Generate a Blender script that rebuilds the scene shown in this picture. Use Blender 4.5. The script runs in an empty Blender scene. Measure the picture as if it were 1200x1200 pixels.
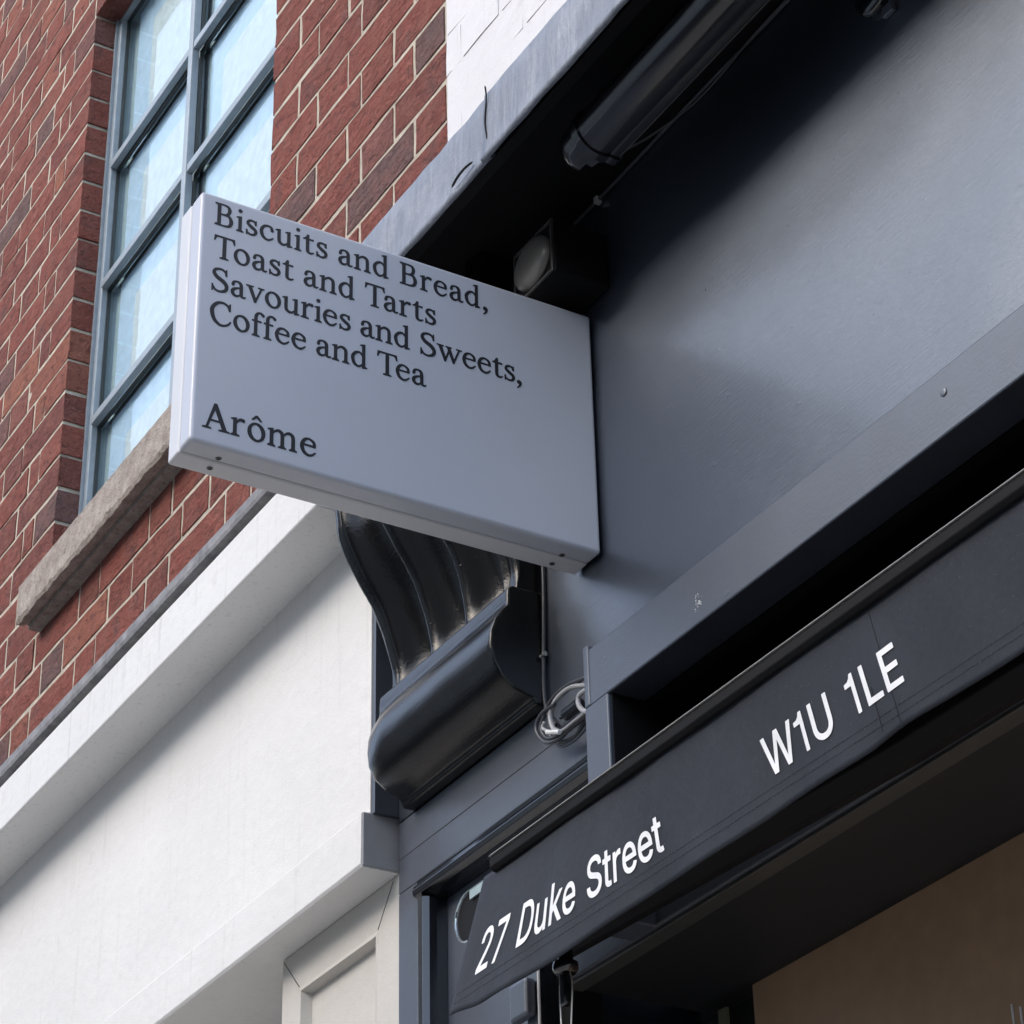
import bpy, bmesh, math, random
from mathutils import Vector, Matrix, geometry, noise
R = math.radians
random.seed(27)

# ------------------------------------------------------------------ camera
SC = bpy.context.scene
COL = SC.collection
CAM = Vector((2.4956, -1.4024, 1.6))
YAW, PITCH, ROLL, FPX = R(-59.1227), R(31.1566), R(-1.455), 3004.0
fw = Vector((math.sin(YAW)*math.cos(PITCH), math.cos(YAW)*math.cos(PITCH), math.sin(PITCH)))
rt0 = Vector((math.cos(YAW), -math.sin(YAW), 0)); up0 = rt0.cross(fw)
rt = rt0*math.cos(ROLL) + up0*math.sin(ROLL); up = up0*math.cos(ROLL) - rt0*math.sin(ROLL)
cam = bpy.data.cameras.new('camera'); cam_o = bpy.data.objects.new('camera', cam); COL.objects.link(cam_o)
cam_o.matrix_world = Matrix(((rt.x, up.x, -fw.x, CAM.x), (rt.y, up.y, -fw.y, CAM.y), (rt.z, up.z, -fw.z, CAM.z), (0, 0, 0, 1)))
cam.sensor_width = 36; cam.lens = 36*FPX/1200; cam.clip_start = .02; cam.clip_end = 600
SC.camera = cam_o

# ------------------------------------------------------------------ sky, sun, exposure
SUN_EL, SUN_AZ = R(36), R(184)          # azimuth of the direction the light comes from, clockwise from +Y
w = bpy.data.worlds.new('World'); SC.world = w; w.use_nodes = True
nt = w.node_tree; bg = nt.nodes['Background']
sky = nt.nodes.new('ShaderNodeTexSky'); sky.sky_type = 'NISHITA'; sky.sun_disc = False
sky.sun_elevation = SUN_EL; sky.sun_rotation = SUN_AZ; sky.air_density = 1.0; sky.dust_density = 1.8; sky.ozone_density = 1.0
hs = nt.nodes.new('ShaderNodeHueSaturation'); hs.inputs['Saturation'].default_value = .8
nt.links.new(sky.outputs[0], hs.inputs['Color']); nt.links.new(hs.outputs[0], bg.inputs['Color'])
bg.inputs['Strength'].default_value = .15
sun = bpy.data.lights.new('sun', 'SUN'); sun.energy = .5; sun.angle = R(60); sun.color = (1, .93, .84)
sun_o = bpy.data.objects.new('sun', sun); COL.objects.link(sun_o)
sd = Vector((math.sin(SUN_AZ)*math.cos(SUN_EL), math.cos(SUN_AZ)*math.cos(SUN_EL), math.sin(SUN_EL)))
sun_o.rotation_euler = sd.to_track_quat('Z', 'Y').to_euler(); sun_o.location = sd*30
SC.view_settings.view_transform = 'Standard'; SC.view_settings.look = 'None'
SC.view_settings.exposure = 1.6; SC.view_settings.gamma = 1; SC.view_settings.use_curve_mapping = False
SC.render.engine = 'CYCLES'; SC.cycles.max_bounces = 8

# ------------------------------------------------------------------ helpers
def link(o, parent=None):
    COL.objects.link(o)
    if parent is not None: o.parent = parent
    return o
def mesh(name, V, F, mats=None, parent=None, smooth=False, bevel=0, mi=None, seg=2):
    me = bpy.data.meshes.new(name); me.from_pydata([tuple(v) for v in V], [], F)
    for m in (mats if isinstance(mats, (list, tuple)) else [mats]):
        if m: me.materials.append(m)
    bm = bmesh.new(); bm.from_mesh(me); bmesh.ops.recalc_face_normals(bm, faces=bm.faces); bm.to_mesh(me); bm.free()
    if mi: me.polygons.foreach_set('material_index', mi)
    if smooth: me.polygons.foreach_set('use_smooth', [True]*len(me.polygons))
    o = link(bpy.data.objects.new(name, me), parent)
    if bevel:
        b = o.modifiers.new('bevel', 'BEVEL'); b.width = bevel; b.segments = seg; b.limit_method = 'ANGLE'; b.angle_limit = R(35)
    return o
def thing(name, label, cat, group=None, loc=(0, 0, 0)):
    o = bpy.data.objects.new(name, None); o.empty_display_size = .05; o.location = loc; link(o)
    o['label'] = label; o['category'] = cat
    if group: o['group'] = group
    return o
def tag(o, label, cat, group=None):
    o['label'] = label; o['category'] = cat
    if group: o['group'] = group
    return o
def kind(o, k): o['kind'] = k; return o
class MB:
    def __init__(s): s.V = []; s.F = []
    def add(s, V, F):
        n = len(s.V); s.V += [tuple(v) for v in V]; s.F += [[i+n for i in f] for f in F]; return s
    def box(s, x0, x1, y0, y1, z0, z1):
        return s.add([(x, y, z) for x in (x0, x1) for y in (y0, y1) for z in (z0, z1)],
                     [[0, 1, 3, 2], [4, 6, 7, 5], [0, 4, 5, 1], [2, 3, 7, 6], [0, 2, 6, 4], [1, 5, 7, 3]])
    def prism(s, prof, x0, x1, n=1, caps=True):          # prof: closed (y, z) loop, extruded along X
        m = len(prof); V = []; F = []
        for i in range(n+1):
            x = x0 + (x1-x0)*i/n
            V += [(x, y, z) for y, z in prof]
        for i in range(n):
            for j in range(m):
                k = (j+1) % m; F.append([i*m+j, i*m+k, (i+1)*m+k, (i+1)*m+j])
        if caps: F += [list(range(m)), list(range(n*m, (n+1)*m))]
        return s.add(V, F)
    def tube(s, pts, r, seg=10, closed=False, caps=True):
        pts = [Vector(p) for p in pts]; n = len(pts); V = []; F = []
        N = None
        for i, p in enumerate(pts):
            a = pts[(i-1) % n] if (closed or i) else p; b = pts[(i+1) % n] if (closed or i < n-1) else p
            t = (b-a).normalized()
            if N is None: N = t.orthogonal().normalized()
            N = (N - t*N.dot(t)).normalized(); B = t.cross(N)
            rr = r[i] if isinstance(r, (list, tuple)) else r
            V += [p + (N*math.cos(q) + B*math.sin(q))*rr for q in [2*math.pi*k/seg for k in range(seg)]]
        for i in range(n if closed else n-1):
            for k in range(seg):
                j = (i+1) % n; l = (k+1) % seg; F.append([i*seg+k, i*seg+l, j*seg+l, j*seg+k])
        if caps and not closed: F += [list(range(seg)), list(range((n-1)*seg, n*seg))]
        return s.add(V, F)
    def lathe(s, c, axis, prof, seg=24):                  # prof: (distance along axis, radius)
        c = Vector(c); axis = Vector(axis).normalized(); N = axis.orthogonal().normalized(); B = axis.cross(N); V = []; F = []
        for d, r in prof: V += [c + axis*d + (N*math.cos(2*math.pi*k/seg) + B*math.sin(2*math.pi*k/seg))*max(r, 1e-5) for k in range(seg)]
        for i in range(len(prof)-1):
            for k in range(seg):
                l = (k+1) % seg; F.append([i*seg+k, i*seg+l, (i+1)*seg+l, (i+1)*seg+k])
        F += [list(range(seg)), list(range((len(prof)-1)*seg, len(prof)*seg))]
        return s.add(V, F)
    def build(s, name, m, parent=None, **k): return mesh(name, s.V, s.F, m, parent, **k)
def soft(o, deg=30):
    bm = bmesh.new(); bm.from_mesh(o.data)
    for f in bm.faces: f.smooth = True
    for e in bm.edges:
        if len(e.link_faces) == 2: e.smooth = e.calc_face_angle(0) < R(deg)
        else: e.smooth = False
    bm.to_mesh(o.data); bm.free(); return o
def box(name, m, parent, *a, **k): return MB().box(*a).build(name, m, parent, **k)
def smoothpath(pts, n=8):
    P = [Vector(p) for p in pts]; P = [P[0]*2-P[1]] + P + [P[-1]*2-P[-2]]; out = []
    for i in range(1, len(P)-2):
        a, b, c, d = P[i-1:i+3]
        for k in range(n):
            t = k/n; out.append(.5*((2*b) + (c-a)*t + (2*a-5*b+4*c-d)*t*t + (-a+3*b-3*c+d)*t**3))
    return out + [P[-2]]

# ------------------------------------------------------------------ materials
class NT:
    def __init__(s, name):
        s.m = bpy.data.materials.new(name); s.m.use_nodes = True; s.t = s.m.node_tree; s.b = s.t.nodes['Principled BSDF']
        s.o = s.t.nodes['Material Output']; s.tc = s.t.nodes.new('ShaderNodeTexCoord')
    def n(s, t, **k):
        x = s.t.nodes.new(t)
        for a, b in k.items():
            if a in x.inputs: x.inputs[a].default_value = b
            else: setattr(x, a, b)
        return x
    def l(s, a, b): s.t.links.new(a, b)
    def map(s, scale=(1, 1, 1), src='Object', loc=None):
        m = s.n('ShaderNodeMapping'); m.inputs['Scale'].default_value = scale; s.l(s.tc.outputs[src], m.inputs['Vector'])
        if loc: s.l(loc, m.inputs['Location'])
        return m.outputs[0]
    def noise(s, scale, vec=None, detail=4, rough=.55, dist=0):
        x = s.n('ShaderNodeTexNoise', Scale=scale, Detail=detail, Roughness=rough, Distortion=dist)
        s.l(vec or s.tc.outputs['Object'], x.inputs['Vector']); return x.outputs['Fac']
    def ramp(s, f, stops):
        r = s.n('ShaderNodeValToRGB'); e = r.color_ramp.elements
        while len(e) < len(stops): e.new(.5)
        for i, (p, c) in enumerate(stops): e[i].position = p; e[i].color = (*c, 1) if len(c) == 3 else c
        s.l(f, r.inputs[0]); return r.outputs[0]
    def g(s, f, a, b): return s.ramp(f, [(a, (0, 0, 0)), (b, (1, 1, 1))])
    def mix(s, f, a, b, mode='MIX'):
        x = s.n('ShaderNodeMix', data_type='RGBA', blend_type=mode)
        for i, v in ((0, f), (6, a), (7, b)):
            if isinstance(v, (int, float)): x.inputs[i].default_value = v
            elif isinstance(v, tuple): x.inputs[i].default_value = (*v, 1)
            else: s.l(v, x.inputs[i])
        return x.outputs[2]
    def math(s, op, a, b=0):
        x = s.n('ShaderNodeMath', operation=op)
        for i, v in enumerate((a, b)):
            if isinstance(v, (int, float)): x.inputs[i].default_value = v
            else: s.l(v, x.inputs[i])
        return x.outputs[0]
    def bump(s, h, dist, strength=1, prev=None):
        x = s.n('ShaderNodeBump', Distance=dist, Strength=strength); s.l(h, x.inputs['Height'])
        if prev: s.l(prev, x.inputs['Normal'])
        s.l(x.outputs[0], s.b.inputs['Normal']); return x.outputs[0]
    def col(s, c):
        if isinstance(c, tuple): s.b.inputs['Base Color'].default_value = (*c, 1)
        else: s.l(c, s.b.inputs['Base Color'])
    def set(s, **k):
        for a, v in k.items():
            i = s.b.inputs[a.replace('_', ' ')]
            if isinstance(v, (int, float, tuple)): i.default_value = v
            else: s.l(v, i)
        return s

def mat_plain(name, c, rough=.5, ior=1.5, metal=0, bump=0, bs=200, var=.12):
    t = NT(name); n = t.noise(bs*.2, detail=5); t.col(t.mix(t.g(n, .3, .75), tuple(x*(1-var) for x in c), tuple(min(1, x*(1+var*.6)) for x in c)))
    t.set(Roughness=rough, IOR=ior, Metallic=metal)
    if bump: t.bump(t.noise(bs, detail=3), bump)
    return t.m
def mat_paint(name, c, rough=.32, ior=1.6, brush=.5, along=(3, 60, 60), peel=.00015, coat=0, crough=.3, tint=(.80, .90, 1, 1)):
    """old brushed gloss paint over timber or render: brush lines, orange peel, dents, dust"""
    t = NT(name); n1 = t.noise(9, detail=6); n2 = t.noise(60, detail=4)
    c1 = t.mix(t.g(n1, .35, .7), tuple(x*.85 for x in c), tuple(x*1.15 for x in c))
    spk = t.g(t.noise(420, detail=2), .80, .84)
    t.col(t.mix(t.math('MULTIPLY', spk, .5), c1, (.35, .36, .38)))
    rr = t.n('ShaderNodeMapRange'); rr.inputs['To Min'].default_value = rough*.85; rr.inputs['To Max'].default_value = rough*1.25; t.l(n2, rr.inputs['Value'])
    t.set(Roughness=rr.outputs[0], IOR=ior); t.set(**{'Coat_Weight': coat, 'Coat_Roughness': crough, 'Coat_IOR': 1.6, 'Specular_Tint': tint})
    br = t.noise(9, t.map(along), detail=6, rough=.68)
    b = t.bump(t.noise(260, detail=2), peel, .9)
    b = t.bump(br, .0006*brush, .7, b)
    b = t.bump(t.noise(5, detail=2), .004, .35, b)
    t.bump(t.g(t.noise(90, t.map((.5, 1, 1)), detail=2), .70, .76), .0004, .5, b)
    return t.m

# brick: per-object tone, pitted and creased face
def mat_brick(name):
    t = NT(name); oi = t.n('ShaderNodeObjectInfo')
    rv = t.n('ShaderNodeCombineXYZ')
    for k, s_ in (('X', 31.), ('Y', 17.), ('Z', 53.)): t.l(t.math('MULTIPLY', oi.outputs['Random'], s_), rv.inputs[k])
    base = t.ramp(oi.outputs['Random'], [(0, (0.192, 0.064, 0.053)), (.22, (0.256, 0.073, 0.055)), (.5, (0.313, 0.089, 0.066)), (.70, (0.256, 0.073, 0.058)), (.80, (0.409, 0.155, 0.095)), (.86, (0.332, 0.100, 0.074)), (.91, (0.179, 0.094, 0.090)), (1, (0.153, 0.105, 0.103))])
    v = t.map((1, 1, 1), loc=rv.outputs[0]); vs = t.map((22, 42, 52), loc=rv.outputs[0])
    n = t.noise(22, v, 6, .6); c = t.mix(t.g(n, .35, .7), base, (.38, .165, .125)); c = t.mix(.45, base, c)
    blot = t.g(t.noise(11, v, 4, .65), .56, .74); c = t.mix(t.math('MULTIPLY', blot, .65), c, (.095, .06, .062))
    cr = t.noise(1.6, vs, 5, .65, .9); c = t.mix(t.math('MULTIPLY', t.g(cr, .54, .66), .62), c, (.075, .03, .028))
    spk = t.g(t.noise(300, v, 2), .66, .74); c = t.mix(t.math('MULTIPLY', spk, .4), c, (.55, .42, .33))
    t.col(c); t.set(Roughness=.9, IOR=1.4)
    b = t.bump(t.noise(38, v, 4, .6), .010, .8); b = t.bump(cr, -.022, 1., b); b = t.bump(t.noise(90, v, 5, .7), .009, 1., b); t.bump(t.noise(500, v, 2), .0006, .8, b)
    return t.m
M = {}
M['brick'] = mat_brick('old red brick')
def mat_mortar(name, c, c2):
    t = NT(name); n = t.noise(30, detail=6, rough=.65); t.col(t.mix(t.g(n, .38, .72), c, c2)); t.set(Roughness=.95)
    b = t.bump(t.noise(140, detail=5, rough=.7), .0022, .9); t.bump(t.noise(14, detail=3), .004, .6, b); return t.m
M['mortar'] = mat_mortar('cream lime mortar', (.36, .315, .255), (.58, .515, .42))
def mat_white(name, c, streak=1., dirt=(.33, .31, .28), rough=.6, zb=None):
    """painted render: blotches, rain streaks running down, small chips"""
    t = NT(name); n = t.noise(4, detail=6, rough=.6); c1 = t.mix(t.g(n, .3, .7), tuple(x*.93 for x in c), c)
    st = t.noise(2.2, t.map((55, 55, 2.2)), 5, .65); c1 = t.mix(t.math('MULTIPLY', t.g(st, .56, .78), .22*streak), c1, dirt)
    bl = t.g(t.noise(16, detail=6, rough=.7), .60, .78); c1 = t.mix(t.math('MULTIPLY', bl, .3), c1, dirt)
    ch = t.g(t.noise(170, detail=3), .735, .76); c1 = t.mix(t.math('MULTIPLY', ch, .75), c1, (.25, .23, .21))
    t.col(c1); t.set(Roughness=rough, IOR=1.45)
    b = t.bump(t.noise(45, detail=5), .0016, .7); b = t.bump(t.noise(400, detail=2), .0004, .8, b); t.bump(t.noise(7, detail=3), .006, .5, b)
    return t.m
M['white'] = mat_white('white painted render', (.71, .705, .69))
M['whitec'] = mat_white('white cornice paint, rain-streaked', (.69, .69, .68), 2.6)
M['cream'] = mat_white('aged cream render', (.56, .535, .49), .6, (.36, .31, .25))
M['whitebrick'] = mat_white('white masonry paint', (.62, .61, .62), .8)
M['soffitw'] = mat_white('dull white soffit paint', (.68, .66, .62), .3)
t = NT('rough weathered sill stone'); n = t.noise(34, detail=8, rough=.75)
c = t.mix(t.g(n, .35, .68), (.27, .225, .19), (.50, .44, .39)); c = t.mix(t.g(t.noise(160, detail=3), .60, .72), c, (.16, .13, .11)); t.col(c); t.set(Roughness=.95)
b = t.bump(t.noise(70, detail=6, rough=.75), .008, .9); t.bump(t.noise(300, detail=2), .0018, 1, b); M['stone'] = t.m
t = NT('sheet lead, oxidised'); n = t.noise(3, t.map((40, 40, 3)), 6, .65)
c = t.mix(t.g(n, .35, .7), (.14, .155, .185), (.20, .22, .26)); c = t.mix(t.g(t.noise(14, detail=6, rough=.7), .52, .72), c, (.25, .265, .30)); t.col(c); t.set(Roughness=.5, Metallic=.25, IOR=1.5)
b = t.bump(t.noise(25, t.map((3, 3, .6)), 5), .004, .6); t.bump(t.noise(200, detail=3), .0006, .8, b); M['lead'] = t.m
t = NT('grey lead drip strip'); n = t.noise(30, detail=6, rough=.7); t.col(t.mix(t.g(n, .35, .7), (.13, .13, .14), (.28, .28, .29))); t.set(Roughness=.7); t.bump(t.noise(80, detail=5), .003, .8); M['drip'] = t.m
DK = (.020, .025, .036)
M['panel'] = mat_paint('dark navy gloss fascia', DK, .29, 2.0, 1.1, peel=.00010, coat=1., crough=.25)
M['dark'] = mat_paint('dark navy painted timber', (.036, .042, .058), .42, 1.8, .4, coat=.5, crough=.4)
M['darkv'] = mat_paint('dark navy paint, upright brushing', (.036, .042, .058), .42, 1.8, .4, (60, 60, 3), coat=.5, crough=.4)
M['console'] = mat_paint('thick black gloss on plaster', (.005, .0055, .007), .16, 1.45, .5, peel=.0003, tint=(1, .97, .92, 1))
M['black'] = mat_plain('black cornice paint', (.003, .003, .004), .7, 1.3)
M['blackgloss'] = mat_plain('black powder coat', (.007, .008, .011), .15, 1.75)
M['shade_gasket'] = mat_plain('black glazing gasket', (.03, .038, .04), .5)
M['frame'] = mat_plain('grey blue window paint', (.27, .32, .36), .35, 1.5, bump=.0003)
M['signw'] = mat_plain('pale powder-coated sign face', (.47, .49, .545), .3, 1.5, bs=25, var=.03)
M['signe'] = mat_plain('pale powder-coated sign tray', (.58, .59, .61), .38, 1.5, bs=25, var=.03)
M['ink'] = mat_plain('dark sign lettering', (.010, .010, .014), .6)
M['letter'] = mat_plain('white awning print', (.80, .81, .82), .7)
M['screw'] = mat_plain('dull countersunk screw', (.10, .10, .10), .4, metal=.6)
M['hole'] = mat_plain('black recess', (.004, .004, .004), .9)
M['alu'] = mat_plain('bare aluminium edge', (.62, .60, .56), .3, metal=.7)
M['greybar'] = mat_plain('grey anodised strip', (.085, .085, .08), .35, metal=.5)
M['cablew'] = mat_plain('grey pvc cable', (.36, .36, .36), .4)
M['cabled'] = mat_plain('overpainted cable', (.05, .052, .06), .4)
M['tape'] = mat_plain('white tape', (.7, .7, .68), .6)
t = NT('navy awning canvas'); n = t.noise(8, detail=5)
c = t.mix(t.g(n, .3, .7), (.008, .0115, .019), (.015, .0205, .031)); c = t.mix(t.math('MULTIPLY', t.g(t.noise(700, detail=2), .72, .78), .7), c, (.3, .3, .32)); t.col(c)
t.set(Roughness=.7, IOR=1.45)
wv = t.n('ShaderNodeTexWave', Scale=520, Distortion=.4); wv.bands_direction = 'X'; t.l(t.tc.outputs['Object'], wv.inputs['Vector'])
wz = t.n('ShaderNodeTexWave', Scale=520, Distortion=.4); wz.bands_direction = 'Z'; t.l(t.tc.outputs['Object'], wz.inputs['Vector'])
b = t.bump(t.math('ADD', wv.outputs['Fac'], wz.outputs['Fac']), .00012, .6); t.bump(t.noise(14, t.map((1.5, 1.5, .7)), 4), .006, .55, b); M['canvas'] = t.m
M['stitch'] = mat_plain('black thread', (.006, .006, .008), .9)
# window glass: mirror + see-through mix by Fresnel
t = NT('window glass'); gl = t.n('ShaderNodeBsdfGlossy', Roughness=.015); tr = t.n('ShaderNodeBsdfTransparent'); tr.inputs[0].default_value = (.93, .97, .98, 1)
fr = t.n('ShaderNodeFresnel', IOR=1.6); mx = t.n('ShaderNodeMixShader'); ge = t.n('ShaderNodeNewGeometry'); t.l(t.math('MULTIPLY', fr.outputs[0], t.math('SUBTRACT', 1, ge.outputs['Backfacing'])), mx.inputs[0]); t.l(tr.outputs[0], mx.inputs[1]); t.l(gl.outputs[0], mx.inputs[2])
t.l(mx.outputs[0], t.o.inputs['Surface']); M['glass'] = t.m
M['blind'] = mat_plain('white window backing', (.66, .70, .71), .7)
M['painted_reflection'] = mat_plain('pale blue painted reflection', (.50, .64, .78), .7)
M['liner'] = mat_plain('grey green reveal liner', (.34, .42, .42), .7)
M['brown'] = mat_plain('brown board behind glass', (.40, .255, .15), .55)
M['lens'] = mat_plain('frosted lamp lens', (.13, .122, .11), .3)
t = NT('asphalt'); n = t.noise(60, detail=6); t.col(t.mix(n, (.035, .035, .036), (.065, .065, .066))); t.set(Roughness=.9); t.bump(t.noise(300), .003); M['asphalt'] = t.m
t = NT('paving'); n = t.noise(3, detail=6); t.col(t.mix(n, (.36, .335, .30), (.48, .45, .41))); t.set(Roughness=.85); t.bump(t.noise(120), .001); M['paving'] = t.m
M['kerb'] = mat_plain('granite kerb', (.28, .28, .28), .8)
M['roadline'] = mat_plain('yellow road paint', (.62, .45, .08), .7)
M['fbrick'] = mat_plain('far brown brick', (.17, .10, .075), .9)
M['fstone'] = mat_plain('far pale stone', (.42, .39, .34), .85)
M['fwin'] = mat_plain('far window glass', (.03, .04, .05), .08)
M['slate'] = mat_plain('slate roof', (.08, .085, .095), .7)
M['stucco'] = mat_plain('far white stucco', (.78, .77, .74), .8)
t = NT('shop window glass'); gl = t.n('ShaderNodeBsdfGlossy', Roughness=.3); tr = t.n('ShaderNodeBsdfTransparent')
fr = t.n('ShaderNodeFresnel', IOR=1.35); mx = t.n('ShaderNodeMixShader'); ge = t.n('ShaderNodeNewGeometry'); t.l(t.math('MULTIPLY', fr.outputs[0], t.math('SUBTRACT', 1, ge.outputs['Backfacing'])), mx.inputs[0])
t.l(tr.outputs[0], mx.inputs[1]); t.l(gl.outputs[0], mx.inputs[2]); t.l(mx.outputs[0], t.o.inputs['Surface']); M['shopglass'] = t.m
M['transom'] = mat_plain('grey painted transom', (.055, .06, .07), .6, bump=.0006, bs=60)
M['tube'] = mat_plain('polished black tube', (.006, .006, .008), .17, 1.65)
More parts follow.
